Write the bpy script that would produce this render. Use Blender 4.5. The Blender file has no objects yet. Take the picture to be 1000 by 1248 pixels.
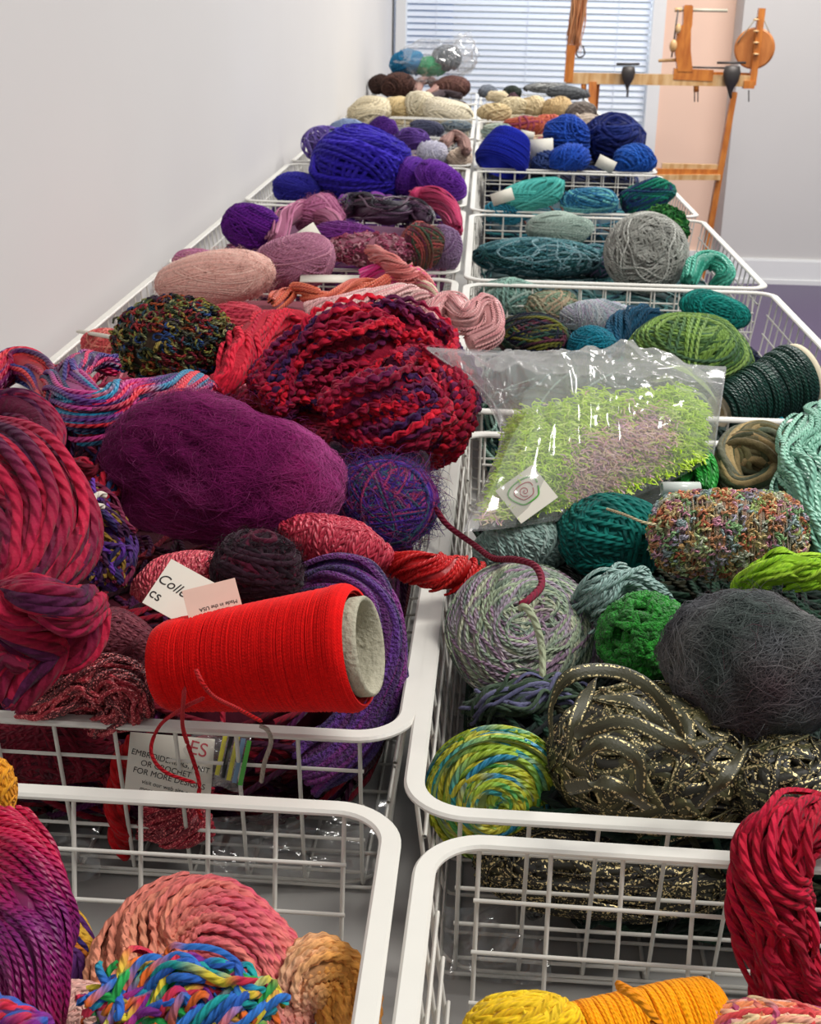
import bpy, math, random
import numpy as np
from mathutils import Vector, Matrix

# ------------------------------------------------------------------ camera
FPX, PIT, YAW, ROLL, CX, CH = 1635.48, .3667, .0464, .0216, .0203, .3285
TOP = .75                     # table top height
RIM = TOP + .106              # top of the basket rims
CAM = np.array([CX, 0., RIM + CH])
_F = np.array([-math.sin(YAW)*math.cos(PIT), math.cos(YAW)*math.cos(PIT), -math.sin(PIT)])
_R = np.cross(_F, [0, 0, 1.]); _R /= np.linalg.norm(_R); _U = np.cross(_R, _F)
_R, _U = math.cos(ROLL)*_R + math.sin(ROLL)*_U, -math.sin(ROLL)*_R + math.cos(ROLL)*_U
scene = bpy.context.scene
col = scene.collection
cam_data = bpy.data.cameras.new('camera'); cam = bpy.data.objects.new('camera', cam_data); col.objects.link(cam)
cam_data.sensor_fit = 'VERTICAL'; cam_data.sensor_height = 36.0; cam_data.lens = 36.0*FPX/1248
cam_data.clip_start = .02; cam_data.clip_end = 200
M = Matrix(((_R[0], _U[0], -_F[0], CAM[0]), (_R[1], _U[1], -_F[1], CAM[1]), (_R[2], _U[2], -_F[2], CAM[2]), (0, 0, 0, 1)))
cam.matrix_world = M
cam_data.dof.use_dof = True; cam_data.dof.focus_distance = .65; cam_data.dof.aperture_fstop = 45
scene.camera = cam

# ------------------------------------------------------------------ light
world = bpy.data.worlds.new('overcast'); scene.world = world; world.use_nodes = True
bg = world.node_tree.nodes['Background']; bg.inputs[0].default_value = (.86, .93, 1.0, 1); bg.inputs[1].default_value = .26
def area(name, loc, size, energy, color=(1, .97, .93), rot=(0, 0, 0)):
    l = bpy.data.lights.new(name, 'AREA'); l.shape = 'RECTANGLE'; l.size, l.size_y = size; l.energy = energy; l.color = color
    o = bpy.data.objects.new(name, l); o.location = loc; o.rotation_euler = rot; col.objects.link(o); return o
area('ceiling_lamp_near', (1.25, .35, 2.7), (1.2, .6), 38)
area('ceiling_lamp_mid', (1.25, 2.6, 2.7), (1.2, .6), 38)
area('ceiling_lamp_far', (1.25, 4.6, 2.7), (1.2, .6), 60)
area('window_daylight', (.25, 6.95, 1.7), (1.3, 1.6), 16, (.82, .91, 1.0), (math.radians(-90), 0, 0))
vs = scene.view_settings
vs.view_transform = 'Standard'; vs.look = 'None'; vs.exposure = 0.35; vs.gamma = 1.0; vs.use_curve_mapping = False

# ------------------------------------------------------------------ helpers
def at(px, py, z):
    """world point of a photo pixel at height z above the basket rims"""
    d = _F + _R*(px-500)/FPX - _U*(py-624)/FPX
    return CAM + d*((RIM+z-CAM[2])/d[2])
def atY(px, py, Y):
    d = _F + _R*(px-500)/FPX - _U*(py-624)/FPX
    return CAM + d*((Y-CAM[1])/d[1])
def ppm(p):
    return FPX/float((np.asarray(p)-CAM)@_F)
def lin(h):
    h = h.lstrip('#'); c = np.array([int(h[i:i+2], 16)/255 for i in (0, 2, 4)])
    return np.where(c <= .04045, c/12.92, ((c+.055)/1.055)**2.4)
def nrm(v):
    return v/np.maximum(np.linalg.norm(v, axis=-1, keepdims=True), 1e-9)
def rotm(axis_to, roll=0.):
    """3x3 taking local +z to axis_to"""
    z = nrm(np.array(axis_to, float)); ref = np.array([0, 0, 1.]) if abs(z[2]) < .95 else np.array([0, 1., 0])
    x = nrm(np.cross(ref, z)); y = np.cross(z, x)
    c, s = math.cos(roll), math.sin(roll)
    return np.stack([c*x+s*y, -s*x+c*y, z], 1)

class MB:
    """collects swept tubes, sheets and boxes (quads with uv and colour) into one mesh"""
    def __init__(self): self.v = []; self.q = []; self.uv = []; self.c = []; self.n = 0
    def grid(self, V, C, UV=None, closed_u=False):
        # V (A,B,3) quad sheet
        A, B = V.shape[:2]
        idx = np.arange(A*B).reshape(A, B)
        q = np.stack([idx[:-1, :-1], idx[:-1, 1:], idx[1:, 1:], idx[1:, :-1]], -1).reshape(-1, 4)
        C = np.broadcast_to(C, (A, B, 3)).reshape(-1, 3)
        if UV is None:
            UV = np.stack(np.meshgrid(np.linspace(0, 1, A), np.linspace(0, 1, B), indexing='ij'), -1)
        self.v.append(V.reshape(-1, 3)); self.q.append(q+self.n); self.n += A*B
        self.c.append(C); self.uv.append(UV.reshape(-1, 2))
    def tubes(self, P, R, C, sides=5, N=None, flat=None, taper=False):
        # with outward normals N only the outward three quarters of the tube are built: the rest lies buried in the yarn
        # P (S,n,3), R scalar or (S,n), C (S,n,3) or (3,), N reference normals
        P = np.asarray(P, float)
        if P.ndim == 2: P = P[None]
        S, n = P.shape[:2]
        R = np.array(np.broadcast_to(R, (S, n)), float)
        if taper: R[:, 0] *= .05; R[:, -1] *= .05
        C = np.broadcast_to(C, (S, n, 3))
        T = np.gradient(P, axis=1); T = nrm(T)
        half = N is not None and flat is None
        if N is None:
            N = np.zeros_like(P); N[..., 2] = 1
            bad = np.abs(T[..., 2:3]) > .9
            N = np.where(bad, np.array([1., .2, 0]), N)
        e1 = nrm(N - (N*T).sum(-1, keepdims=True)*T); e2 = np.cross(T, e1)
        if half:
            ap = float(np.median(R.max(1)))*ppm(P.reshape(-1, 3).mean(0)); sides = 2 if ap < 1.5 else 3 if ap < 4.2 else 4
            a = np.linspace(-2.0, 2.0, sides+1)
        else: a = np.linspace(0, 2*np.pi, sides+1)
        ca, sa = np.cos(a), np.sin(a)
        f1, f2 = (1., 1.) if flat is None else flat
        V = P[:, :, None] + R[:, :, None, None]*(ca[:, None]*e1[:, :, None]*f1 + sa[:, None]*e2[:, :, None]*f2)
        L = np.concatenate([np.zeros((S, 1)), np.cumsum(np.linalg.norm(np.diff(P, axis=1), axis=-1), 1)], 1)
        u = L/np.maximum(2*np.pi*R.max(1, keepdims=True), 1e-6)
        UV = np.stack([np.broadcast_to(u[:, :, None], (S, n, sides+1)), np.broadcast_to(a/(2*np.pi), (S, n, sides+1))], -1)
        k = sides+1
        idx = np.arange(S*n*k).reshape(S, n, k)
        q = np.stack([idx[:, :-1, :-1], idx[:, :-1, 1:], idx[:, 1:, 1:], idx[:, 1:, :-1]], -1).reshape(-1, 4)
        if half and n > 4:      # leave out strands on the far and under side, where the solid core is enough
            nn = nrm(N); vv = nrm(CAM-P); keep = ((nn*vv).sum(-1) > -.5) & (nn[..., 2] > -.8)
            keep = keep[:, :-1] | keep[:, 1:]; q = q.reshape(S, n-1, sides, 4)[keep].reshape(-1, 4)
        self.v.append(V.reshape(-1, 3)); self.q.append(q+self.n); self.n += S*n*k
        self.c.append(np.broadcast_to(C[:, :, None], (S, n, k, 3)).reshape(-1, 3)); self.uv.append(UV.reshape(-1, 2))
    def box(self, lo, hi, c=(1, 1, 1), mat=None):
        x0, y0, z0 = lo; x1, y1, z1 = hi
        V = np.array([(x0,y0,z0),(x1,y0,z0),(x1,y1,z0),(x0,y1,z0),(x0,y0,z1),(x1,y0,z1),(x1,y1,z1),(x0,y1,z1)], float)
        if mat is not None: V = V@np.asarray(mat)[:3, :3].T
        q = np.array([(0,3,2,1),(4,5,6,7),(0,1,5,4),(1,2,6,5),(2,3,7,6),(3,0,4,7)])
        self.v.append(V); self.q.append(q+self.n); self.n += 8
        self.c.append(np.broadcast_to(np.asarray(c, float), (8, 3))); self.uv.append(V[:, :2]*20)
    def mesh(self, name, smooth=True, origin=None):
        V = np.concatenate(self.v); Q = np.concatenate(self.q); UV = np.concatenate(self.uv); C = np.concatenate(self.c)
        if origin is not None: V = V-np.asarray(origin)
        me = bpy.data.meshes.new(name)
        me.vertices.add(len(V)); me.vertices.foreach_set('co', V.astype(np.float32).ravel())
        me.loops.add(Q.size); me.loops.foreach_set('vertex_index', Q.astype(np.int32).ravel())
        me.polygons.add(len(Q)); me.polygons.foreach_set('loop_start', np.arange(0, Q.size, 4, dtype=np.int32))
        me.polygons.foreach_set('use_smooth', np.full(len(Q), smooth))
        uvl = me.uv_layers.new(name='UVMap'); uvl.data.foreach_set('uv', UV[Q.ravel()].astype(np.float32).ravel())
        ca = me.color_attributes.new('Col', 'FLOAT_COLOR', 'POINT')
        ca.data.foreach_set('color', np.concatenate([C, np.ones((len(C), 1))], 1).astype(np.float32).ravel())
        me.update(calc_edges=True)
        return me

def obj(name, me, mat, parent=None, loc=(0, 0, 0)):
    o = bpy.data.objects.new(name, me); col.objects.link(o)
    if mat is not None and not me.materials: me.materials.append(mat)
    o.location = Vector(loc)
    if parent is not None:
        o.parent = parent; o.location = Vector(loc) - parent.location
    return o
def tag(o, label=None, cat=None, group=None, kind=None):
    if label: o['label'] = label
    if cat: o['category'] = cat
    if group: o['group'] = group
    if kind: o['kind'] = kind
    return o
def empty(name, loc):
    o = bpy.data.objects.new(name, None); o.location = Vector(loc); o.empty_display_size = .05; col.objects.link(o); return o

# ------------------------------------------------------------------ materials
def newmat(name):
    m = bpy.data.materials.new(name); m.use_nodes = True
    nt = m.node_tree; return m, nt, nt.nodes['Principled BSDF']
def link(nt, a, b): nt.links.new(a, b)
def math_node(nt, op, a, b=None):
    n = nt.nodes.new('ShaderNodeMath'); n.operation = op
    for i, x in enumerate((a, b)):
        if x is None: continue
        if isinstance(x, (int, float)): n.inputs[i].default_value = x
        else: link(nt, x, n.inputs[i])
    return n.outputs[0]
def yarn_mat(name, rough=.85, sheen=.04, plies=3, pitch=2., bump=.6, dist=.0009, fine=260., spec=.2, fuzzbump=.25, vary=.25, metal=0.):
    m, nt, b = newmat(name)
    at_ = nt.nodes.new('ShaderNodeVertexColor'); at_.layer_name = 'Col'
    tc = nt.nodes.new('ShaderNodeTexCoord')
    nz = nt.nodes.new('ShaderNodeTexNoise'); nz.inputs['Scale'].default_value = fine; nz.inputs['Detail'].default_value = 3
    link(nt, tc.outputs['Object'], nz.inputs['Vector'])
    mr = nt.nodes.new('ShaderNodeMapRange'); mr.inputs['To Min'].default_value = 1-vary; mr.inputs['To Max'].default_value = 1+vary
    link(nt, nz.outputs[0], mr.inputs['Value'])
    hs = nt.nodes.new('ShaderNodeHueSaturation'); link(nt, at_.outputs['Color'], hs.inputs['Color']); link(nt, mr.outputs[0], hs.inputs['Value'])
    link(nt, hs.outputs[0], b.inputs['Base Color'])
    sx = nt.nodes.new('ShaderNodeSeparateXYZ'); link(nt, tc.outputs['UV'], sx.inputs[0])
    ph = math_node(nt, 'ADD', math_node(nt, 'MULTIPLY', sx.outputs[0], pitch*2*math.pi), math_node(nt, 'MULTIPLY', sx.outputs[1], plies*2*math.pi))
    h = math_node(nt, 'SINE', ph)
    h2 = math_node(nt, 'ADD', h, math_node(nt, 'MULTIPLY', nz.outputs[0], fuzzbump*4))
    bp = nt.nodes.new('ShaderNodeBump'); bp.inputs['Strength'].default_value = bump; bp.inputs['Distance'].default_value = dist
    link(nt, h2, bp.inputs['Height']); link(nt, bp.outputs[0], b.inputs['Normal'])
    b.inputs['Roughness'].default_value = rough; b.inputs['Specular IOR Level'].default_value = spec
    b.inputs['Sheen Weight'].default_value = sheen; b.inputs['Sheen Roughness'].default_value = .45
    b.inputs['Metallic'].default_value = metal
    return m
MAT = {}
MAT['wool'] = yarn_mat('wool_yarn')
MAT['bulky'] = yarn_mat('bulky_yarn', bump=.7, dist=.0012, fuzzbump=.5, pitch=1.6)
MAT['shiny'] = yarn_mat('mercerised_yarn', rough=.42, sheen=.0, spec=.4, bump=.7, vary=.15)
MAT['mohair'] = yarn_mat('mohair_fibre', rough=.9, sheen=.1, bump=.25, fuzzbump=.8, spec=.1, fine=500)
MAT['fibre'] = yarn_mat('loose_fibre', rough=.85, sheen=.08, bump=.25, fuzzbump=1.2, fine=700, vary=.3, spec=.1)
MAT['chenille'] = yarn_mat('chenille_yarn', rough=.6, sheen=.12, bump=.9, dist=.0012, pitch=0, plies=0, fuzzbump=2.5, fine=560, vary=.6, spec=.4)
# speckled glitter yarn
def glitter_mat(name, fleck, thr=.62, scale=900):
    m = yarn_mat(name, rough=.5, spec=.5, bump=.6)
    nt = m.node_tree; b = nt.nodes['Principled BSDF']
    tc = nt.nodes.new('ShaderNodeTexCoord'); v = nt.nodes.new('ShaderNodeTexNoise'); v.inputs['Scale'].default_value = scale; v.inputs['Detail'].default_value = 1
    link(nt, tc.outputs['Object'], v.inputs['Vector'])
    g = math_node(nt, 'GREATER_THAN', v.outputs[0], thr)
    old = b.inputs['Base Color'].links[0].from_socket
    mx = nt.nodes.new('ShaderNodeMix'); mx.data_type = 'RGBA'
    link(nt, g, mx.inputs[0]); link(nt, old, mx.inputs[6]); mx.inputs[7].default_value = (*lin(fleck), 1)
    link(nt, mx.outputs[2], b.inputs['Base Color'])
    return m
MAT['glitter'] = glitter_mat('metallic_fleck_yarn', 'ff8a8a', .6, 1100)
# ribbon with gold lurex edges
def ribbon_mat():
    m, nt, b = newmat('gold_edged_ribbon')
    tc = nt.nodes.new('ShaderNodeTexCoord'); sx = nt.nodes.new('ShaderNodeSeparateXYZ'); link(nt, tc.outputs['UV'], sx.inputs[0])
    v = sx.outputs[1]
    w = math_node(nt, 'ABSOLUTE', math_node(nt, 'SINE', math_node(nt, 'MULTIPLY', v, 2*math.pi)))   # 1 at face middles, 0 at edges
    edge = math_node(nt, 'LESS_THAN', math_node(nt, 'ABSOLUTE', math_node(nt, 'SUBTRACT', w, .74)), .16)
    nz = nt.nodes.new('ShaderNodeTexNoise'); nz.inputs['Scale'].default_value = 900; nz.inputs['Detail'].default_value = 1.5
    link(nt, tc.outputs['Object'], nz.inputs['Vector'])
    fl = math_node(nt, 'MULTIPLY', math_node(nt, 'GREATER_THAN', nz.outputs[0], .55), edge)
    vc = nt.nodes.new('ShaderNodeVertexColor'); vc.layer_name = 'Col'
    mx = nt.nodes.new('ShaderNodeMix'); mx.data_type = 'RGBA'; link(nt, fl, mx.inputs[0]); link(nt, vc.outputs[0], mx.inputs[6])
    mx.inputs[7].default_value = (*lin('e2cf9a'), 1)
    link(nt, mx.outputs[2], b.inputs['Base Color']); link(nt, math_node(nt, 'MULTIPLY', fl, .85), b.inputs['Metallic'])
    b.inputs['Roughness'].default_value = .55
    bp = nt.nodes.new('ShaderNodeBump'); bp.inputs['Strength'].default_value = .35; bp.inputs['Distance'].default_value = .0006
    link(nt, nz.outputs[0], bp.inputs['Height']); link(nt, bp.outputs[0], b.inputs['Normal'])
    return m
MAT['ribbon'] = ribbon_mat()
def plain(name, hexc, rough=.5, noise=0., scale=40., bump=0., metal=0., spec=.4):
    m, nt, b = newmat(name); b.inputs['Roughness'].default_value = rough; b.inputs['Metallic'].default_value = metal; b.inputs['Specular IOR Level'].default_value = spec
    c = lin(hexc)
    tc = nt.nodes.new('ShaderNodeTexCoord'); nz = nt.nodes.new('ShaderNodeTexNoise'); nz.inputs['Scale'].default_value = scale; nz.inputs['Detail'].default_value = 4
    link(nt, tc.outputs['Object'], nz.inputs['Vector'])
    rp = nt.nodes.new('ShaderNodeMapRange'); rp.inputs['To Min'].default_value = 1-noise; rp.inputs['To Max'].default_value = 1+noise
    link(nt, nz.outputs[0], rp.inputs['Value'])
    hs = nt.nodes.new('ShaderNodeHueSaturation'); hs.inputs['Color'].default_value = (*c, 1); link(nt, rp.outputs[0], hs.inputs['Value'])
    link(nt, hs.outputs[0], b.inputs['Base Color'])
    if bump:
        bp = nt.nodes.new('ShaderNodeBump'); bp.inputs['Strength'].default_value = bump; bp.inputs['Distance'].default_value = .002
        link(nt, nz.outputs[0], bp.inputs['Height']); link(nt, bp.outputs[0], b.inputs['Normal'])
    return m
def wood(name, h1, h2, sc=9.):
    m, nt, b = newmat(name)
    tc = nt.nodes.new('ShaderNodeTexCoord'); mp = nt.nodes.new('ShaderNodeMapping'); mp.inputs['Scale'].default_value = (sc, sc, sc*.25)
    link(nt, tc.outputs['Object'], mp.inputs[0])
    w = nt.nodes.new('ShaderNodeTexNoise'); w.inputs['Scale'].default_value = 6; w.inputs['Detail'].default_value = 6; link(nt, mp.outputs[0], w.inputs['Vector'])
    r = nt.nodes.new('ShaderNodeValToRGB'); r.color_ramp.elements[0].color = (*lin(h1), 1); r.color_ramp.elements[1].color = (*lin(h2), 1)
    r.color_ramp.elements[0].position = .35; r.color_ramp.elements[1].position = .65
    link(nt, w.outputs[0], r.inputs[0]); link(nt, r.outputs[0], b.inputs['Base Color']); b.inputs['Roughness'].default_value = .45
    return m
MAT['rim'] = plain('white_coated_steel', 'dbd8cf', .42, .03, 60)
MAT['wall'] = plain('white_painted_plaster', 'd6d3d1', .9, .03, 3, .08)
MAT['greywall'] = plain('grey_painted_plaster', 'cbc8c6', .9, .03, 3, .08)
MAT['peach'] = plain('peach_plaster', 'f0cdb8', .85, .03, 3, .08)  # one even peach tone over the whole back wall
MAT['trim'] = plain('white_gloss_trim', 'e6e6e6', .5, .02, 5)
MAT['floor'] = plain('dark_purple_carpet', '4a3a5c', .35, .25, 130, .2)
MAT['table'] = plain('light_grey_laminate', 'a9a7a3', .45, .06, 25, .05)
MAT['card'] = plain('cream_card', 'e4dfd0', .7, .04, 90)
MAT['pinkcard'] = plain('blush_card', 'e0b9a8', .7, .12, 60)
MAT['ink'] = plain('black_ink', '1a1614', .7)
MAT['redink'] = plain('red_ink', 'c02a3c', .7)
MAT['blueink'] = plain('blue_ink', '6d86c4', .7)
MAT['greenink'] = plain('green_ink', '5fae46', .7)
MAT['paper'] = plain('grey_paper_core', 'aaa48f', .85, .2, 320, .8)
MAT['wood'] = wood('honey_wood', 'a65a1c', 'c67a30')
MAT['palewood'] = wood('pale_wood', 'b98a52', 'd4b080')
MAT['disc'] = wood('disc_wood', 'a8622a', 'c07a3e')
MAT['iron'] = plain('dark_iron', '4b4745', .5, .1, 30, 0, .5)
MAT['stick'] = plain('clear_grey_stick', 'b9b3a0', .3, .05, 60)
MAT['glasspipe'] = plain('frosted_tube', 'cfd6cf', .25, .04, 60)
def film(name, haze=.10, gloss=.22, tint=(1, 1, 1), bump=.5, scale=30.):
    m = bpy.data.materials.new(name); m.use_nodes = True; nt = m.node_tree; nt.nodes.clear()
    out = nt.nodes.new('ShaderNodeOutputMaterial')
    tr = nt.nodes.new('ShaderNodeBsdfTransparent'); tr.inputs[0].default_value = (*tint, 1)
    df = nt.nodes.new('ShaderNodeBsdfDiffuse'); df.inputs[0].default_value = (.9, .9, .9, 1)
    tl = nt.nodes.new('ShaderNodeBsdfTranslucent'); tl.inputs[0].default_value = (.9, .9, .9, 1)
    gl = nt.nodes.new('ShaderNodeBsdfGlossy'); gl.inputs['Roughness'].default_value = .12
    tc = nt.nodes.new('ShaderNodeTexCoord'); nz = nt.nodes.new('ShaderNodeTexNoise'); nz.inputs['Scale'].default_value = scale; nz.inputs['Detail'].default_value = 2; nz.inputs['Distortion'].default_value = 1.2
    link(nt, tc.outputs['Object'], nz.inputs['Vector'])
    bp = nt.nodes.new('ShaderNodeBump'); bp.inputs['Strength'].default_value = bump; bp.inputs['Distance'].default_value = .01
    link(nt, nz.outputs[0], bp.inputs['Height']); link(nt, bp.outputs[0], gl.inputs['Normal'])
    fr = nt.nodes.new('ShaderNodeLayerWeight'); fr.inputs['Blend'].default_value = .35; link(nt, bp.outputs[0], fr.inputs['Normal'])
    m0 = nt.nodes.new('ShaderNodeMixShader'); m0.inputs[0].default_value = .5; link(nt, df.outputs[0], m0.inputs[1]); link(nt, tl.outputs[0], m0.inputs[2])
    m1 = nt.nodes.new('ShaderNodeMixShader'); m1.inputs[0].default_value = haze; link(nt, tr.outputs[0], m1.inputs[1]); link(nt, m0.outputs[0], m1.inputs[2])
    m2 = nt.nodes.new('ShaderNodeMixShader'); link(nt, m1.outputs[0], m2.inputs[1]); link(nt, gl.outputs[0], m2.inputs[2])
    link(nt, math_node(nt, 'ADD', math_node(nt, 'MULTIPLY', fr.outputs['Fresnel'], gloss*1.6), gloss*.25), m2.inputs[0])
    link(nt, m2.outputs[0], out.inputs[0])
    return m
MAT['film'] = film('clear_plastic_film', .25, .22, bump=.55, scale=14.)
MAT['wrapfilm'] = film('crumpled_wrap_film', .015, .30, bump=.7, scale=26.)
MAT['thinfilm'] = film('thin_clear_film', .10, .16)


# ------------------------------------------------------------------ setting
def slab(name, lo, hi, mat, kind='structure', parent=None):
    mb = MB(); mb.box(lo, hi); o = obj(name, mb.mesh(name, False), mat, parent)
    if kind and parent is None: o['kind'] = kind
    return o
WX = -.402                                   # face of the left wall
WY = 6.35                                    # face of the window wall
GY = 6.15                                    # face of the grey wall that stands forward on the right
slab('floor', (-.6, -2.5, -.06), (5., 9., 0), MAT['floor'])
slab('wall_left', (WX-.15, -2.5, 0), (WX, WY+.15, 2.8), MAT['wall'])
wy0, wy1 = WY, WY+.15
w_l, w_r, w_b, w_t = WX+.015, .80, .45, 2.35      # window opening
back = slab('wall_back', (WX, wy0, 0), (1.75, wy1, w_b), MAT['peach'])
slab('wall_panel', (w_r, wy0, w_b), (1.75, wy1, 2.8), MAT['peach'], parent=back)
slab('wall_panel', (WX, wy0, w_t), (w_r, wy1, 2.8), MAT['peach'], parent=back)
gx = atY(889, 180, GY)[0]
slab('wall_right', (gx, GY, 0), (5., GY+.7, 2.8), MAT['greywall'])
mb = MB(); mb.box((gx-.004, GY-.014, 0), (5., GY, .105)); mb.box((gx-.004, GY-.020, 0), (5., GY, .02)); mb.box((gx-.004, GY-.010, .1), (5., GY, .112))
tag(obj('baseboard_right', mb.mesh('baseboard_right', False), MAT['trim']), kind='structure')
mb = MB(); mb.box((WX+.03, WY-.014, 0), (gx, WY, .105)); tag(obj('baseboard_back', mb.mesh('baseboard_back', False), MAT['trim']), kind='structure')
# window: frame, sill, glass
win = empty('window_1', (.2, WY+.05, w_b)); win['kind'] = 'structure'
for lo, hi in (((w_l, WY-.02, w_b), (w_l+.045, WY+.12, w_t)), ((w_r-.055, WY-.02, w_b), (w_r, WY+.12, w_t)),
               ((w_l+.045, WY-.02, w_t-.05), (w_r-.055, WY+.12, w_t)), ((w_l+.045, WY-.02, w_b), (w_r-.055, WY+.12, w_b+.05))):
    mb = MB(); mb.box(lo, hi); obj('window_frame', mb.mesh('window_frame', False), MAT['trim'], win)
mb = MB(); mb.box((w_l-.0, WY-.055, w_b-.03), (w_r, WY, w_b-.001)); obj('window_sill', mb.mesh('window_sill', False), MAT['trim'], win)
gm = film('window_glass', 0.0, .08, bump=0)
mb = MB(); mb.box((w_l+.045, WY+.095, w_b+.05), (w_r-.055, WY+.1, w_t-.05)); obj('pane', mb.mesh('pane', False), gm, win)
# blind
bm_, nt_, b_ = newmat('blind_slat'); b_.inputs['Base Color'].default_value = (*lin('f2f5fa'), 1); b_.inputs['Roughness'].default_value = .5
tl = nt_.nodes.new('ShaderNodeBsdfTranslucent'); tl.inputs[0].default_value = (.85, .9, 1, 1)
mxs = nt_.nodes.new('ShaderNodeMixShader'); mxs.inputs[0].default_value = .3
o_ = nt_.nodes['Material Output']; link(nt_, b_.outputs[0], mxs.inputs[1]); link(nt_, tl.outputs[0], mxs.inputs[2]); link(nt_, mxs.outputs[0], o_.inputs[0])
def slat_mesh(x0, x1):
    mb = MB(); a = np.linspace(-1, 1, 5); prof = np.stack([a*.0135, .0022*(1-a*a)], 1)
    th = math.radians(50); ca, sa = math.cos(th), math.sin(th)
    top = np.stack([prof[:, 0]*ca - prof[:, 1]*sa, prof[:, 0]*sa + prof[:, 1]*ca], 1)
    ring = np.concatenate([top, top[::-1]-[0.0004, .0006], top[:1]])
    V = np.array([[(x, p[0], p[1]) for p in ring] for x in (x0, x1)]); mb.grid(V, np.ones(3))
    return mb.mesh('slat', False)
bl = empty('venetian_blind', ((w_l+w_r)/2, WY+.045, w_b+.06))
tag(bl, 'white horizontal venetian blind hanging in the bright window', 'blind')
sm = slat_mesh(w_l+.047, w_r-.057)
nsl = 68
for i in range(nsl):
    s = obj('slat', sm, bm_, bl, (0, WY+.045, w_b+.075+i*.0268))
mb = MB(); mb.box((w_l+.047, WY+.02, w_t-.085), (w_r-.057, WY+.07, w_t-.05)); obj('head_rail', mb.mesh('head_rail', False), bm_, bl)
mb = MB(); mb.box((w_l+.047, WY+.035, w_b+.052), (w_r-.057, WY+.055, w_b+.064)); obj('bottom_rail', mb.mesh('bottom_rail', False), bm_, bl)
for x in (w_l+.18, .2, w_r-.2):
    mb = MB(); mb.tubes(np.array([[x, WY+.03, w_b+.06], [x, WY+.03, w_t-.06]]), .0012, np.ones(3), 4); obj('ladder_cord', mb.mesh('ladder_cord'), bm_, bl)
# wall added outside to darken the left strip seen through the blind
mb = MB(); mb.box((-2.2, 6.9, 0), (w_l+.235, 7.3, 3.)); tag(obj('added_outer_wall', mb.mesh('added_outer_wall', False), plain('blue_grey_render', '7f93b8', .9, .05, 4)), 'blue-grey wall added outside to darken the left strip of the blind', 'building')
# table
tb = empty('long_table', (0, 2.4, 0)); tag(tb, 'long light grey table along the left wall carrying every basket', 'table')
TR = .375
mb = MB(); mb.box((WX+.003, -.35, TOP-.03), (TR, 5.75, TOP)); obj('tabletop', mb.mesh('tabletop', False), MAT['table'], tb)
for x in (WX+.05, TR-.05):
    for y in (-.28, 1.75, 3.7, 5.68):
        mb = MB(); mb.box((x-.02, y-.02, 0), (x+.02, y+.02, TOP-.03)); obj('leg', mb.mesh('leg', False), MAT['trim'], tb)

# ------------------------------------------------------------------ wire baskets
BW, BD, BH = .383, .556, .1035
CR, RW, RT = .030, .0094, .0032
WR = .00105
def rrect(w, d, r, n=12):
    pts = []
    for cx, cy, a0 in ((w/2-r, d/2-r, 0), (-w/2+r, d/2-r, 90), (-w/2+r, -d/2+r, 180), (w/2-r, -d/2+r, 270)):
        for k in range(n):
            a = math.radians(a0+90*k/(n-1)); pts.append((cx+r*math.cos(a), cy+r*math.sin(a)))
    pts.append(pts[0]); return np.array(pts)
def rim_mesh():
    prof = [(0, -RT*.7), (0, -.0012), (-.0012, 0), (-RW+.0012, 0), (-RW, -.0012), (-RW, -RT*.7), (-RW+.001, -RT), (-.001, -RT), (0, -RT*.7)]
    V = []
    for inset, z in prof:
        p = rrect(BW+2*inset, BD+2*inset, CR+inset); V.append(np.column_stack([p, np.full(len(p), BH+RT+z-.0018)]))
    mb = MB(); mb.grid(np.array(V), np.ones(3)); return mb.mesh('rim', False)
def wire_mesh(pts, n=None):
    mb = MB(); P = np.array(pts, float); mb.tubes(P, WR, np.ones(3), 6); return mb.mesh('wire')
WI = .0055                                    # wires hang this far in from the rim's outer edge
TX, TY = .013, .020                           # taper of sides and of front/back
zr = BH-.001
hz = [BH-.024, BH-.047, BH-.070, BH-.093]
def bend(p0, p1, p2, p3, r=.006):
    # U shaped wire with rounded bottom corners
    P = [np.array(p, float) for p in (p0, p1, p2, p3)]; out = [P[0]]
    for i in (1, 2):
        a = nrm(P[i-1]-P[i]); b = nrm(P[i+1]-P[i])
        for t in (0, .3, .7, 1): out.append((P[i]+a*r)*(1-t)**2 + 2*t*(1-t)*P[i] + (P[i]+b*r)*t*t)
    out.append(P[3]); return out
hx, hy = BW/2-WI, BD/2-WI
m_rim = rim_mesh()
m_long = wire_mesh(bend((0, -hy, zr), (0, -hy+TY, WR), (0, hy-TY, WR), (0, hy, zr)))
m_cross = wire_mesh(bend((-hx, 0, zr), (-hx+TX, 0, 3*WR), (hx-TX, 0, 3*WR), (hx, 0, zr)))
xs = [(-.165+.030*i) for i in range(12)]
ys = [(-.255+.030*i) for i in range(18)]
def rail(axis, z, s):
    t = (zr-z)/zr
    if axis == 'x':
        y = s*(hy-TY*t-2*WR); return wire_mesh([(-.1665, y, z), (.1665, y, z)])
    x = s*(hx-TX*t-2*WR); return wire_mesh([(x, -.2565, z), (x, .2565, z)])
rails = [rail(a, z, s) for a in 'xy' for s in (-1, 1) for z in hz]
ringp = rrect(2*(hx-TX)+.004, 2*(hy-TY)+.004, .022, 5)
m_ring = wire_mesh(np.column_stack([ringp, np.full(len(ringp), 5*WR)]))
BASK = {}
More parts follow.
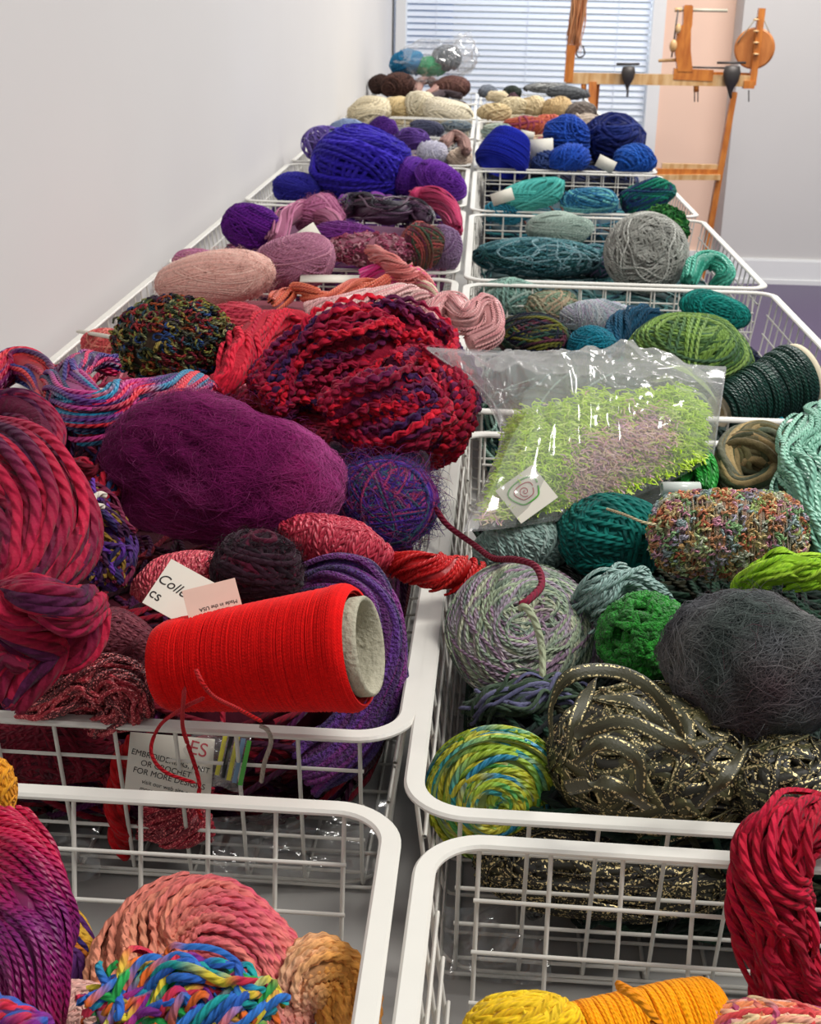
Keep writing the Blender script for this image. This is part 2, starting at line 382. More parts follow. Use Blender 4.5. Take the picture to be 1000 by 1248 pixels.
def basket(code, x0, y0, rz, label):
    e = empty('wire_basket', (x0, y0+BD/2, TOP)); e.rotation_euler[2] = math.radians(rz)
    tag(e, label, 'basket', 'white wire baskets on the long table')
    def add(name, me, loc=(0, 0, 0)):
        o = bpy.data.objects.new(name, me); col.objects.link(o)
        if not me.materials: me.materials.append(MAT['rim'])
        o.parent = e; o.location = loc
    add('rim', m_rim)
    for x in xs: add('wire', m_long, (x, 0, 0))
    for y in ys: add('wire', m_cross, (0, y, 0))
    for r in rails: add('cross_wire', r)
    add('base_ring', m_ring)
    BASK[code] = (x0, y0, y0+BD)
Y0R, Y0L, PER = .4839, .5238, .5904
LC, RC = -.1945, .1935
nth = ['', '', 'third', 'fourth', 'fifth', 'sixth', 'seventh', 'eighth', 'last']
rowL = [None, None, 'pink', 'mauve and plum', 'blue-violet and purple', 'lilac and tan', 'slate and sage', 'cream', 'brown']
rowR = [None, None, 'teal and olive', 'grey and green', 'aqua and teal', 'royal blue and navy', 'rust and cream', 'cream', 'grey']
basket('L0', LC-.003, Y0L-.019-BD, -.8, 'white wire basket nearest on the left, holding the peach and rainbow hanks')
basket('R0', RC-.006, Y0R-.006-BD, -1.6, 'white wire basket nearest on the right, holding the orange and yellow yarn')
basket('L1', LC+.007, Y0L+.034, -1.1, 'white wire basket heaped with red and burgundy yarn under the red cone')
basket('R1', RC-.002, Y0R+.006, -1., 'white wire basket of green yarn holding the sage cake and grey fluff')
for n in range(2, 9):
    yL = Y0L+(n-1)*PER+.012; yR = Y0R+(n-1)*PER+(.03 if n == 2 else .012)
    basket('L%d' % n, LC, yL, 0, '%s white wire basket in the left column, of %s yarn' % (nth[n], rowL[n]))
    basket('R%d' % n, RC, yR, 0, '%s white wire basket in the right column, of %s yarn' % (nth[n], rowR[n]))

# ------------------------------------------------------------------ yarn builders
RNG = np.random.default_rng(7)
def pal(cols): return np.array([lin(c) for c in cols])
def scol(S, N, cols, mode='strand', freq=1., jit=.12, phase=None):
    P = pal(cols); k = len(P); J = 1+RNG.uniform(-jit, jit, (S, 1, 1))
    if mode == 'strand' or k == 1:
        t = RNG.uniform(0, k-1, S) if k > 1 else np.zeros(S)
        i = np.minimum(t.astype(int), max(k-2, 0)); f = (t-i)[:, None]
        c = P[i]*(1-f)+P[np.minimum(i+1, k-1)]*f
        return np.broadcast_to(c[:, None], (S, N, 3))*J
    if mode == 'pick':
        c = P[RNG.integers(0, k, S)]; return np.broadcast_to(c[:, None], (S, N, 3))*J
    if mode == 'along':
        ph = RNG.uniform(0, k, (S, 1)) if phase is None else phase
        t = (ph + freq*np.linspace(0, k, N)[None]*RNG.uniform(.7, 1.3, (S, 1))) % k
        i = t.astype(int) % k; f = np.clip((t-np.floor(t))*2.2-.6, 0, 1)[..., None]
        return (P[i]*(1-f)+P[(i+1) % k]*f)*J
    if mode == 'grad':
        t = np.linspace(0, k-1, N)[None] + RNG.normal(0, .15, (S, 1)); t = np.clip(t, 0, k-1.0001)
        i = t.astype(int); f = (t-i)[..., None]
        return (P[i]*(1-f)+P[np.minimum(i+1, k-1)]*f)*J
def sphere_grid(radii, nu=20, nv=12, bumpy=0.):
    u = np.linspace(0, 2*np.pi, nu); v = np.linspace(0.001, np.pi-.001, nv)
    D = np.stack([np.cos(u)[None]*np.sin(v)[:, None], np.sin(u)[None]*np.sin(v)[:, None], np.broadcast_to(np.cos(v)[:, None], (nv, nu))], -1)
    return D*np.asarray(radii)
def imgrot(deg):
    """rotation about the viewing direction, counter-clockwise in the picture"""
    a = math.radians(deg); k = -_F; K = np.array([[0, -k[2], k[1]], [k[2], 0, -k[0]], [-k[1], k[0], 0]])
    return np.eye(3)+math.sin(a)*K+(1-math.cos(a))*(K@K)
def zrot(deg):
    a = math.radians(deg); return np.array([[math.cos(a), -math.sin(a), 0], [math.sin(a), math.cos(a), 0], [0, 0, 1]])
DIAG = []
def done(mb, name, label, cat, c, mat, group=None, kind=None, parent=None):
    o = obj(name, mb.mesh(name, True, origin=c), MAT[mat] if isinstance(mat, str) else mat, parent, c)
    if parent is None: tag(o, label, cat, group, kind); DIAG.append((name, label, c))
    elif label: o['label'] = label
    return o
def smooth_noise(S, N, amp, k=3):
    t = np.linspace(0, 2*np.pi, N)[None]
    out = np.zeros((S, N))
    for j in range(1, k+1):
        out += RNG.normal(0, 1/j, (S, 1))*np.sin(j*t+RNG.uniform(0, 6.28, (S, 1)))
    return out*amp
def fuzz(parent, c, Rm, radii, n, length, cols, r=.00022, curl=.6):
    mb = MB(); D = nrm(RNG.normal(size=(n, 3))); P0 = D*np.asarray(radii)
    Nn = nrm(D/np.asarray(radii)); T = nrm(np.cross(Nn, RNG.normal(size=(n, 3))))
    k = 5; s = np.linspace(0, 1, k)[None, :, None]; L = (length*RNG.uniform(.5, 1.3, n))[:, None, None]
    B = np.cross(Nn, T)
    P = P0[:, None]*1. + L*(s*T[:, None]*.8 + .55*np.sin(s*2.2)*Nn[:, None]*RNG.uniform(.1, 1, (n, 1, 1)) + curl*.5*s**2*B[:, None]*RNG.normal(0, 1, (n, 1, 1)))
    P = P@Rm.T + c
    mb.tubes(P, r*np.linspace(1, .3, k), scol(n, k, cols, jit=.3), 3)
    o = obj('fuzz', mb.mesh('fuzz', True, origin=c), MAT['fibre'], parent, c); o['kind'] = 'stuff'; return o
def lumpf(amp, k=7, f=2.6):
    Fq = RNG.normal(0, f, (k, 3)); ph = RNG.uniform(0, 6.28, k)
    return lambda D: 1+amp*np.sin(D@Fq.T+ph).sum(-1)/math.sqrt(k)*1.2
def ball(name, label, px, py, z, w, h, cols, r=.0016, d=None, bands=14, m=9, mode='strand', freq=.5, mat='wool', rot=0, yaw=0, along=None, N=28, sides=5,
         cat='yarn', group=None, lift=1.2, fz=0, fzl=.012, core=.95, tilt=25, cover=.8, coremul=.75, jit=.12, lump=.05, wob=1.):
    """wound ball or pull skein: bands of parallel strands laid over an ellipsoid; along='x': strands run lengthwise"""
    c = at(px, py, z); s = ppm(c); a, cc = w/2/s, h/2/s; b = (d/2/s) if d else (a+cc)/2 if a < 1.6*cc else cc
    if s < 1000: N = 20; r *= 1.35; m = max(4, int(m*.75)); lump *= 1.4
    if s < 640: N = 18; r *= 1.25; bands = min(bands, 13); m = min(m, 5)
    radii = np.array([a, b, cc]); Rm = imgrot(rot)@zrot(yaw)
    mb = MB(); mean = (a*b*cc)**(1/3); LF = lumpf(lump)
    G = sphere_grid(np.ones(3)); mb.grid((G*LF(G)[..., None]*radii*core)@Rm.T+c, pal(cols).mean(0)*coremul)
    t = np.linspace(0, 2*np.pi, N)
    Ps, Ns = [], []
    for k in range(bands):
        if along is None: ax = nrm(RNG.normal(size=3))
        else:
            p = RNG.uniform(0, 2*np.pi); q = math.radians(RNG.normal(0, tilt))
            if along == 'x': ax = np.array([math.sin(q), math.cos(q)*math.cos(p), math.cos(q)*math.sin(p)])
            elif along == 'z': ax = np.array([math.cos(q)*math.cos(p), math.cos(q)*math.sin(p), math.sin(q)])
            else:  # wrapped round axis x ('rx') or z ('rz')
                q2 = math.radians(90)-abs(q)
                v = np.array([math.cos(q2)*math.cos(p), math.cos(q2)*math.sin(p), math.sin(q2)])
                ax = v if along == 'rz' else v[[2, 0, 1]]
            ax = nrm(ax)
        U = rotm(ax); h0 = RNG.uniform(-cover, cover); dh = 1.9*r/mean
        hs = np.clip(h0+dh*(np.arange(m)-m/2)+RNG.normal(0, dh*.15, m), -.97, .97)
        rr = np.sqrt(1-hs**2)
        wb = smooth_noise(1, N, dh*1.2*wob)+smooth_noise(m, N, dh*.35*wob); wb[:, -1] = wb[:, 0]
        L = np.stack([rr[:, None]*np.cos(t), rr[:, None]*np.sin(t), hs[:, None]+wb], -1)
        D = L@U.T; D = nrm(D)
        lay = 1 + (lift*r/mean)*(k/max(bands-1, 1)*1.5-.4) + RNG.normal(0, .25*r/mean, (m, 1))
        Ps.append(D*radii*(lay*LF(D))[..., None]); Ns.append(nrm(D/radii))
    P = np.concatenate(Ps)@Rm.T + c; Nn = np.concatenate(Ns)@Rm.T
    mb.tubes(P, r, scol(len(P), N, cols, mode, freq, jit), sides, Nn)
    o = done(mb, name, label, cat, c, mat, group)
    if fz: fuzz(o, c, Rm, radii*1.02, fz, fzl, cols)
    return o
def revolve(name, label, px, py, z, axis, prof, n, r, cols, amp=.02, k=1, mode='strand', freq=.4, mat='wool', cat='yarn', group=None, N=48, sides=5,
            regular=True, core=.97, scale_px=True, s0=(.02, .98), jit=.12, lift=1., c=None, parent=None, coremul=.75):
    """yarn wound round an axis over a profile [(rho,z)..] in px (cake, cone, spool)"""
    if c is None: c = at(px, py, z)
    s = ppm(c) if scale_px else 1.
    pr = np.array(prof, float)/s; seg = np.r_[0, np.cumsum(np.linalg.norm(np.diff(pr, axis=0), axis=1))]; seg /= seg[-1]
    Rm = rotm(axis)
    mb = MB(); t = np.linspace(0, 2*np.pi, N)
    fine = np.linspace(0, 1, 40); rho = np.interp(fine, seg, pr[:, 0]); zz = np.interp(fine, seg, pr[:, 1])
    sm = lambda q: np.convolve(np.r_[q[0], q[0], q, q[-1], q[-1]], np.ones(5)/5, 'valid')
    rho, zz = sm(rho), sm(zz)
    G = np.stack([np.maximum(rho-r*1.2, 0)[:, None]*np.cos(t), np.maximum(rho-r*1.2, 0)[:, None]*np.sin(t), np.broadcast_to((zz*core)[:, None], (40, N))], -1)
    mb.grid(G@Rm.T+c, pal(cols).mean(0)*coremul)
    S0 = np.linspace(s0[0], s0[1], n) if regular else RNG.uniform(s0[0], s0[1], n)
    S0 = S0 + RNG.normal(0, .25/n, n)
    ss = np.clip(S0[:, None] + amp*np.sin(k*t[None]+RNG.uniform(0, 6.28, (n, 1)))*RNG.uniform(.6, 1.2, (n, 1)), 0, 1)
    rr = np.interp(ss, fine, rho); z2 = np.interp(ss, fine, zz)
    dr = np.gradient(rho, fine); dz = np.gradient(zz, fine)
    nr_, nz_ = np.interp(ss, fine, dz), -np.interp(ss, fine, dr); L = np.hypot(nr_, nz_)+1e-9; nr_, nz_ = nr_/L, nz_/L
    if (pr[-1, 1] < pr[0, 1]): nr_, nz_ = -nr_, -nz_
    off = RNG.uniform(-.5, .7, (n, 1))*r*lift
    rr = np.maximum(rr + nr_*off, r*.6); z2 = z2 + nz_*off
    P = np.stack([rr*np.cos(t), rr*np.sin(t), z2], -1)@Rm.T + c
    Nn = np.stack([nr_*np.cos(t), nr_*np.sin(t), nz_], -1)@Rm.T
    mb.tubes(P, r, scol(n, N, cols, mode, freq, jit), sides, Nn)
    return done(mb, name, label, cat, c, mat, group, parent=parent)
def crom(pts, N, closed=False):
    P = np.array(pts, float); k = len(P)
    if closed: Q = np.vstack([P[-1], P, P[0], P[1]]); segs = k
    else: Q = np.vstack([2*P[0]-P[1], P, 2*P[-1]-P[-2]]); segs = k-1
    u = np.linspace(0, segs, N); i = np.minimum(u.astype(int), segs-1); t = (u-i)[:, None]
    a, b, c, d = Q[i], Q[i+1], Q[i+2], Q[i+3]
    return .5*((2*b)+(-a+c)*t+(2*a-5*b+4*c-d)*t**2+(-a+3*b-3*c+d)*t**3)
def bundle(mb, W, RAD, n, r, cols, twist=.5, lobes=1, mode='strand', freq=.5, flat=1., rough=.10, sides=5, rvar=0., closed=False, core=.75, loose=.0, jit=.12, inner=.55, coremul=.65, rfreq=14, clump=11, crimp=0., cfreq=30):
    """n strands laid round a path W (N,3) with bundle radius RAD (N,)"""
    N = len(W); T = nrm(np.gradient(W, axis=0))
    ref = np.array([0, 0, 1.]); e1 = ref - T*(T@ref)[:, None]
    e1 = np.where(np.linalg.norm(e1, axis=1, keepdims=True) < .15, np.cross(T, [1., 0, 0]), e1); e1 = nrm(e1)
    for i in range(1, N):
        e1[i] = nrm(e1[i-1]*.8+ (e1[i] if e1[i]@e1[i-1] > 0 else -e1[i])*.2)
    e1 = nrm(e1-(e1*T).sum(1, keepdims=True)*T); e2 = np.cross(e1, T)     # e1 up, e2 sideways
    s = np.linspace(0, 1, N)
    ph = RNG.uniform(0, 2*np.pi, n); rho = np.sqrt(RNG.uniform(inner**2, 1, n))
    if lobes == 1:
        g = RNG.integers(0, clump, n); cp = np.arange(clump)*2*np.pi/clump+RNG.normal(0, .8/clump, clump); ph = cp[g]+RNG.normal(0, 2.4/clump, n)
        kA, kq = smooth_noise(clump, N, rough*1.5, 4), smooth_noise(clump, N, rough*1.3, 4)
        A = ph[:, None]+2*np.pi*twist*s[None]+kA[g]+smooth_noise(n, N, rough*.9)
        q = rho[:, None]*(1+kq[g]*.8+smooth_noise(n, N, rough*.5))
        q = np.clip(q, .1, 1.25)
        X, Y = q*np.cos(A), q*np.sin(A)
    else:
        lb = (np.arange(n) % lobes)*2*np.pi/lobes
        B = lb[:, None]+2*np.pi*twist*s[None]; A = ph[:, None]+2*np.pi*twist*.5*s[None]+smooth_noise(n, N, rough)
        q = rho[:, None]*(1+smooth_noise(n, N, rough*.5))
        X = .5*np.cos(B)+.52*q*np.cos(A); Y = .5*np.sin(B)+.52*q*np.sin(A)
    Rr = np.maximum(RAD-r, r*.5)[None, :, None]
    P = W[None]+Rr*(X[..., None]*e1[None]*flat + Y[..., None]*e2[None])
    if loose: P = P+np.stack([smooth_noise(n, N, loose), smooth_noise(n, N, loose), np.abs(smooth_noise(n, N, loose))*.7], -1)
    if crimp:
        tt = np.linspace(0, 2*np.pi*cfreq, N)[None]*RNG.uniform(.9, 1.1, (n, 1))+RNG.uniform(0, 6.28, (n, 1))
        P = P+crimp*(np.sin(tt)[..., None]*e1[None]+np.cos(tt)[..., None]*e2[None])
    Nn = P-W[None]
    rad = np.full((n, N), r)
    if rvar:
        rad = r*(1+rvar*np.sin(np.linspace(0, 2*np.pi*rfreq, N)[None]*RNG.uniform(.85, 1.15, (n, 1))+RNG.uniform(0, 6.28, (n, 1))))
    mb.tubes(P, rad, scol(n, N, cols, mode, freq, jit), sides, Nn, taper=not closed)
    if core and lobes == 1:
        mb.tubes(W[None], (RAD*core)[None], scol(1, N, cols, 'grad' if mode == 'grad' else 'strand', jit=0)*coremul, 10, e1[None], flat=(flat, 1.), taper=not closed)
def hank(name, label, pts, n, r, cols, mat='wool', cat='yarn', group=None, N=56, closed=False, fz=0, parent=None, **kw):
    """pts: (px,py,z,radius_px) along the bundle's middle"""
    W = np.array([at(p[0], p[1], p[2]) for p in pts])
    if ppm(W.mean(0)) < 1000: N = min(N, 36); n = min(n, 36); r *= 1.25
    R = np.array([p[3]/ppm(w) for p, w in zip(pts, W)])
    Q = crom(np.column_stack([W, R]), N, closed); c = W.mean(0)
    mb = MB(); bundle(mb, Q[:, :3], np.maximum(Q[:, 3], r*1.2), n, r, cols, closed=closed, **kw)
    o = done(mb, name, label, cat, c, mat, group, parent=parent)
    if fz: fuzz(o, c, np.eye(3), (W.max(0)-W.min(0))/2+R.mean(), fz, .01, cols)
    return o
def strand(name, pts, r, hexc, mat='wool', parent=None, label=None, cat=None, N=40, sides=6):
    W = np.array([at(*p) for p in pts]); Q = crom(W, N); c = Q.mean(0)
    mb = MB(); mb.tubes(Q, r, lin(hexc), sides, taper=True)
    if parent is not None: return obj(name, mb.mesh(name, True, origin=c), MAT[mat], parent, c)
    return done(mb, name, label, cat, c, mat)
def tangle_paths(n, N, radii, hug=.75, kmax=3):
    t = np.linspace(0, 2*np.pi, N)[None, :, None]; P = np.zeros((n, N, 3))
    for k in range(1, kmax+1):
        P += RNG.normal(0, 1/k, (n, 1, 3))*np.sin(k*t+RNG.uniform(0, 6.28, (n, 1, 3)))
    P += RNG.normal(0, .5, (n, 1, 3))
    L = np.linalg.norm(P, axis=-1, keepdims=True); D = P/np.maximum(L, 1e-6)
    tgt = np.clip(L/1.4, 0, 1)**.5; tgt = hug+(1-hug)*tgt
    return D*tgt*np.asarray(radii), D
def tangle(name, label, px, py, z, w, h, n, r, cols, mat='wool', d=None, N=50, sides=4, cat='yarn', group=None, mode='strand', freq=.5, hug=.75, kmax=3, rot=0, yaw=0, core=.72, flat=None, rvar=0, coremul=.6, parent=None, c=None, jit=.15, taper=False):
    if c is None: c = at(px, py, z)
    s = ppm(c); a, cc = w/2/s, h/2/s; b = d/2/s if d else (a+cc)/2
    radii = np.array([a, b, cc]); Rm = imgrot(rot)@zrot(yaw)
    mb = MB(); 
    if core: mb.grid(sphere_grid(radii*core)@Rm.T+c, pal(cols).mean(0)*coremul)
    P, D = tangle_paths(n, N, radii, hug, kmax)
    Nn = D if flat is None else nrm(D+.7*np.stack([smooth_noise(n, N, .8) for _ in range(3)], -1))
    rad = r if not rvar else r*(1+rvar*np.sin(np.linspace(0, 2*np.pi*16, N)[None]+RNG.uniform(0, 6.28, (n, 1))))
    mb.tubes(P@Rm.T+c, rad, scol(n, N, cols, mode, freq, jit), sides, Nn@Rm.T, flat=flat, taper=taper)
    return done(mb, name, label, cat, c, mat, group, parent=parent)
def fluff(name, label, px, py, z, w, h, cols, d=None, nl=60, nh=2200, rot=0, cat='fibre', swirl=5, mat='fibre', group=None, lockr=.0042, lump=.07, hl=(.4, 1.4), hair=None):
    """mass of combed fibre: a billowing body, soft locks and thousands of fine lying hairs"""
    c = at(px, py, z); s = ppm(c); a, cc = w/2/s, h/2/s; b = d/2/s if d else (a+cc)/2
    radii = np.array([a, b, cc]); Rm = imgrot(rot); mb = MB()
    l1, l2, l3 = lumpf(lump, 6, 2.2), lumpf(lump*.42, 9, 6.5), lumpf(.02, 9, 15.)
    def LF(D):
        E = D+.25*np.sin(D[..., [1, 2, 0]]*4.1+1.3)
        return l1(D)*(1-.9*np.abs(l2(E)-1))*l3(E)
    pf = [lumpf(1., 5, 2.4) for _ in cols]; pc = pal(cols); hcp = pal(hair or cols)
    def patchcol(D, P=None):
        w_ = np.stack([np.exp(2.2*(f(D+.2*np.sin(D[..., [2, 0, 1]]*5))-1)) for f in pf], -1); w_ /= w_.sum(-1, keepdims=True)
        return w_@(pc if P is None else P)
    G = sphere_grid(np.ones(3), 110, 70); mb.grid((G*(LF(G)*.96)[..., None]*radii)@Rm.T+c, patchcol(G))
    axes = nrm(RNG.normal(size=(swirl, 3))); hc = hair or cols
    def lay(n, N, span, rad, lo, hi, jit, jitax=.6):
        ax = nrm(axes[RNG.integers(0, swirl, n)]+RNG.normal(0, jitax, (n, 3)))
        t0 = RNG.uniform(0, 6.28, (n, 1)); sp = RNG.uniform(*span, (n, 1)); t = t0+np.linspace(0, 1, N)[None]*sp
        hh = RNG.uniform(-.8, .8, (n, 1))+smooth_noise(n, N, .07); hh = np.clip(hh, -.98, .98); rr = np.sqrt(1-hh*hh)
        L = np.stack([rr*np.cos(t), rr*np.sin(t), hh], -1)
        D = np.stack([L[i]@rotm(ax[i]).T for i in range(n)])
        q = (RNG.uniform(lo, hi, (n, 1))+smooth_noise(n, N, .006))*LF(D)
        mb.tubes((D*q[..., None]*radii)@Rm.T+c, rad*np.sin(np.linspace(.12, np.pi-.12, N)), patchcol(D, hcp if len(hcp) == len(pc) else None)*(1+RNG.uniform(-jit, jit*1.6, (n, 1, 1))), 3 if rad < .001 else 6, (D/radii)@Rm.T)
    lay(nh, 8, hl, .00017, .955, 1.005, .25)
    o = done(mb, name, label, cat, c, mat, group)
    fuzz(o, c, Rm, radii*1.0, nh//8, .012, hc, r=.00012)
    return o
def boucle(name, label, px, py, z, w, h, cols, n=700, loop=(.0035, .006), r=.0011, d=None, rot=0, mat='wool', cat='yarn', group=None, blob=False):
    """curly loop yarn ball"""
    c = at(px, py, z); s = ppm(c); a, cc = w/2/s, h/2/s; b = d/2/s if d else (a+cc)/2
    radii = np.array([a, b, cc]); Rm = imgrot(rot); mb = MB()
    mb.grid(sphere_grid(radii*.94)@Rm.T+c, pal(cols).mean(0)*.5)
    D = nrm(RNG.normal(size=(n, 3))); C0 = D*radii*RNG.uniform(.95, 1.04, (n, 1))
    A = nrm(nrm(D/radii)*RNG.uniform(.6, 1.6, (n, 1))+RNG.normal(0, .55, (n, 3))); N = 10; t = np.linspace(0, 2*np.pi*.92, N)
    rl = RNG.uniform(*loop, n)
    P = np.stack([C0[i]+rl[i]*(np.stack([np.cos(t), np.sin(t)*RNG.uniform(.6, 1), .25*np.sin(2*t)], 1)@rotm(A[i]).T) for i in range(n)])
    mb.tubes(P@Rm.T+c, r, scol(n, N, cols, 'pick', jit=.25), 3)
    return done(mb, name, label, cat, c, mat, group)
def heap(code, label, cols, top=-.02, n=240, r=.0019, mode='pick', mat='wool', freq=.5, N=26, cover=1., tint=.5):
    """the buried yarn that fills the lower part of a basket"""
    x0, y0, y1 = BASK[code]; c = np.array([x0, (y0+y1)/2, TOP+.004+(.104+top)/2])
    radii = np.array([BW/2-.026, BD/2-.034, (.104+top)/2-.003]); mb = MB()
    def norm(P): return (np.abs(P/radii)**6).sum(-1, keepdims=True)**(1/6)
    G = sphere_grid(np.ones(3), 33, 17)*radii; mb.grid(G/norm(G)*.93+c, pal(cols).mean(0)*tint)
    ax = nrm(RNG.normal(size=(n, 3))*[1, 1, .6]); t0 = RNG.uniform(0, 6.28, (n, 1)); t = t0+np.linspace(0, 1, N)[None]*RNG.uniform(1.0, 3.2, (n, 1))
    h = np.clip(RNG.uniform(-.8, .8, (n, 1))+smooth_noise(n, N, .08), -.95, .95); rr = np.sqrt(1-h*h)
    L = np.stack([rr*np.cos(t), rr*np.sin(t), h], -1); D = np.stack([L[i]@rotm(ax[i]).T for i in range(n)])*radii
    P = D/norm(D)*(RNG.uniform(.93, 1.0, (n, 1))+smooth_noise(n, N, .012))[..., None]
    mb.tubes(P+c, r, scol(n, N, cols, mode, freq, .2), 4, nrm(P))
    return done(mb, 'yarn_heap', label, 'yarn', c, mat, kind='stuff')

# ------------------------------------------------------------------ near left basket
hank('yarn_hank', 'peach and coral thick-and-thin hank curved in the nearest left basket',
     [(160, 1330, -.06, 50), (158, 1235, -.04, 56), (185, 1150, -.03, 72), (255, 1125, -.025, 74), (315, 1165, -.03, 62), (345, 1240, -.045, 50)],
     170, .0016, ['e8b184', 'e59a77', 'dd7f6e', 'd2566a', 'e08d72'], mode='grad', twist=.35, rvar=.28, rfreq=26, N=90, flat=.8, jit=.14, sides=6, rough=.07)
hank('yarn_hank', 'peach-to-gold thick-and-thin hank folded against the nearest left basket side',
     [(330, 1300, -.05, 40), (345, 1225, -.04, 44), (385, 1185, -.03, 50), (420, 1205, -.035, 44), (428, 1290, -.05, 42)],
     120, .0016, ['e07a80', 'e39a86', 'e6b08a', 'dd9a4e', 'cf8a3a', 'd28f45'], mode='grad', twist=.3, rvar=.28, rfreq=22, N=84, flat=.8, jit=.16, sides=6, rough=.09)
hank('yarn_hank', 'rainbow hank of loose blue, teal, red and yellow strands at the bottom edge',
     [(120, 1250, 0.0, 30), (190, 1214, .004, 40), (260, 1222, .004, 42), (320, 1250, 0., 36)],
     70, .0015, ['2f5fb8', '1f9a9a', 'd8c23a', 'c8304a', '7a2a86', '2a9a4a', 'e0682a', '2f6fc0'], mode='along', freq=.6, twist=.6, loose=.004, N=70, rough=.28, sides=6, core=.7)
hank('yarn_hank', 'crimson-to-purple twisted hank standing at the left frame edge',
     [(0, 1010, .035, 40), (28, 1060, .03, 46), (36, 1120, .02, 52), (36, 1180, .01, 52), (22, 1260, -.01, 48)],
     190, .0011, ['c2103c', 'c00f46', '9c1258', '7a1a68', '8c1660', 'a8124e'], mode='grad', twist=.7, N=64, jit=.2, mat='shiny', core=.8)
ball('yarn_ball', 'orange-gold yarn ball at the left edge above the crimson-purple hank', 0, 962, .028, 26, 62, ['d98a1e', 'e8a02a'], r=.0012, bands=10, m=8)
hank('yarn_hank', 'small mustard and violet hank between the purple hank and the peach hank',
     [(70, 1100, -.03, 14), (92, 1140, -.035, 20), (102, 1175, -.04, 22), (85, 1210, -.045, 20)], 34, .0015, ['d89a2e', 'c8742a', '5a2a6a', '3a2a6a', 'd8a83a'], mode='pick', twist=.4)
ball('yarn_ball', 'pale pink yarn ball in the gap below the mustard hank', 78, 1232, -.03, 120, 60, ['eebfb0', 'e8aca0'], r=.0011, bands=16, m=8, rot=8)
hank('yarn_hank', 'blue and red variegated hank in the bottom left corner',
     [(-30, 1225, .02, 20), (15, 1238, .022, 22), (50, 1262, .02, 22)], 30, .0017, ['2a4a9a', 'd8304a', '7a2a86', 'c8303a', '3a5ab0'], mode='along', twist=.6, rough=.2)

# ------------------------------------------------------------------ near right basket
prof = [(4, 46), (40, 50), (86, 44), (98, 20), (100, -20), (90, -46), (40, -52)]
ocake = revolve('yarn_cake', 'bright orange yarn cake lying in the nearest right basket', 772, 1272, -.03, (.93, .25, .10), [(6, 118), (38, 120), (56, 112), (60, 60), (60, -60), (56, -112), (30, -120)],
        230, .0007, ['f59a0c', 'ffa810', 'f2920a'], amp=.012, k=1, mode='strand', N=40, coremul=1., jit=.05, mat='mohair')
hank('wrap_strand', None, [(752, 1200, .008, 3), (775, 1216, .012, 3), (800, 1248, .005, 3), (815, 1275, -.01, 3)], 3, .0014, ['ec8a0a', 'f59a14'], twist=1, core=0, parent=ocake)
ball('yarn_ball', 'yellow yarn ball at the bottom edge beside the orange cake', 640, 1252, -.02, 128, 66, ['f0c21a', 'f5d030', 'e8b41a'], r=.0016, bands=16, m=7, rot=5)
hank('yarn_hank', 'dark crimson hank draped over the rim at the right frame edge',
     [(1020, 1000, .01, 22), (968, 1012, .022, 34), (935, 1060, .012, 44), (945, 1130, -.01, 46), (962, 1200, -.03, 44), (985, 1262, -.05, 38)],
     84, .0017, ['b8102e', 'a80e2a', '940c28', 'c41638'], twist=.45, loose=.0035, rough=.22, mat='bulky', N=64, sides=6)
ball('yarn_ball', 'pink, orange and cream multicolour ball in the bottom right corner', 955, 1262, -.02, 180, 66, ['e88a5a', 'e8b0a0', 'd8484a', 'f0d0a0', 'b04a6a'], mode='along', r=.0015, bands=18, m=7)

# ------------------------------------------------------------------ left basket of reds
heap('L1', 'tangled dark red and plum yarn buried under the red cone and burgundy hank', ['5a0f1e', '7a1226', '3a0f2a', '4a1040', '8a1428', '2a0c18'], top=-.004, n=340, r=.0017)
ball('yarn_ball', 'dark red wool ball wedged between the magenta roving and crimson hank', 392, 530, .012, 110, 62, ['7a1024', '5a0c20', '94142c'], r=.0019, bands=16, m=6)
ball('yarn_ball', 'maroon wool ball in shadow under the turquoise and magenta hank', 118, 552, .022, 130, 84, ['4a1024', '6a1230', '301028', '2a2048'], r=.0018, bands=18, m=6, mode='pick')
ball('yarn_ball', 'wine red wool ball in the gap left of the large crimson hank', 320, 500, .012, 84, 56, ['8a1430', '6a1028', 'a01a38'], r=.0018, bands=14, m=6)
# big burgundy hank at the left edge, tied in the middle
hank('yarn_hank', 'large burgundy bulky hank tied near its middle at the left frame edge',
     [(-25, 545, .085, 40), (28, 590, .095, 70), (50, 650, .085, 72), (30, 706, .078, 42), (8, 722, .075, 22), (14, 748, .070, 34), (34, 790, .05, 56), (-6, 850, .03, 50)],
     84, .0030, ['a31436', '7c1130', '5a1030', '8c1238', 'b01a3a', '4a1238'], mode='along', freq=.35, twist=.35, mat='bulky', N=84, sides=7, rough=.10, inner=.5)
hank('yarn_hank', 'burgundy bulky hank side lobe fanning right from the tie',
     [(4, 716, .078, 14), (40, 726, .082, 26), (78, 742, .072, 34), (104, 742, .06, 30), (84, 790, .045, 32), (30, 800, .04, 24)],
     40, .0029, ['a31436', '7c1130', '8c1238', 'b01a3a', '4a1238'], mode='along', freq=.35, twist=.3, mat='bulky', N=60, sides=7)
hank('yarn_hank', 'red-violet bulky hank loop above the tied burgundy hank at the left edge',
     [(-30, 500, .10, 24), (20, 500, .10, 30), (50, 530, .095, 28), (40, 575, .09, 22), (-20, 590, .09, 22)], 36, .0028, ['8c1238', '6a1032', '4c1038', '9c1436'], mode='along', freq=.3, mat='bulky', N=54, sides=7)
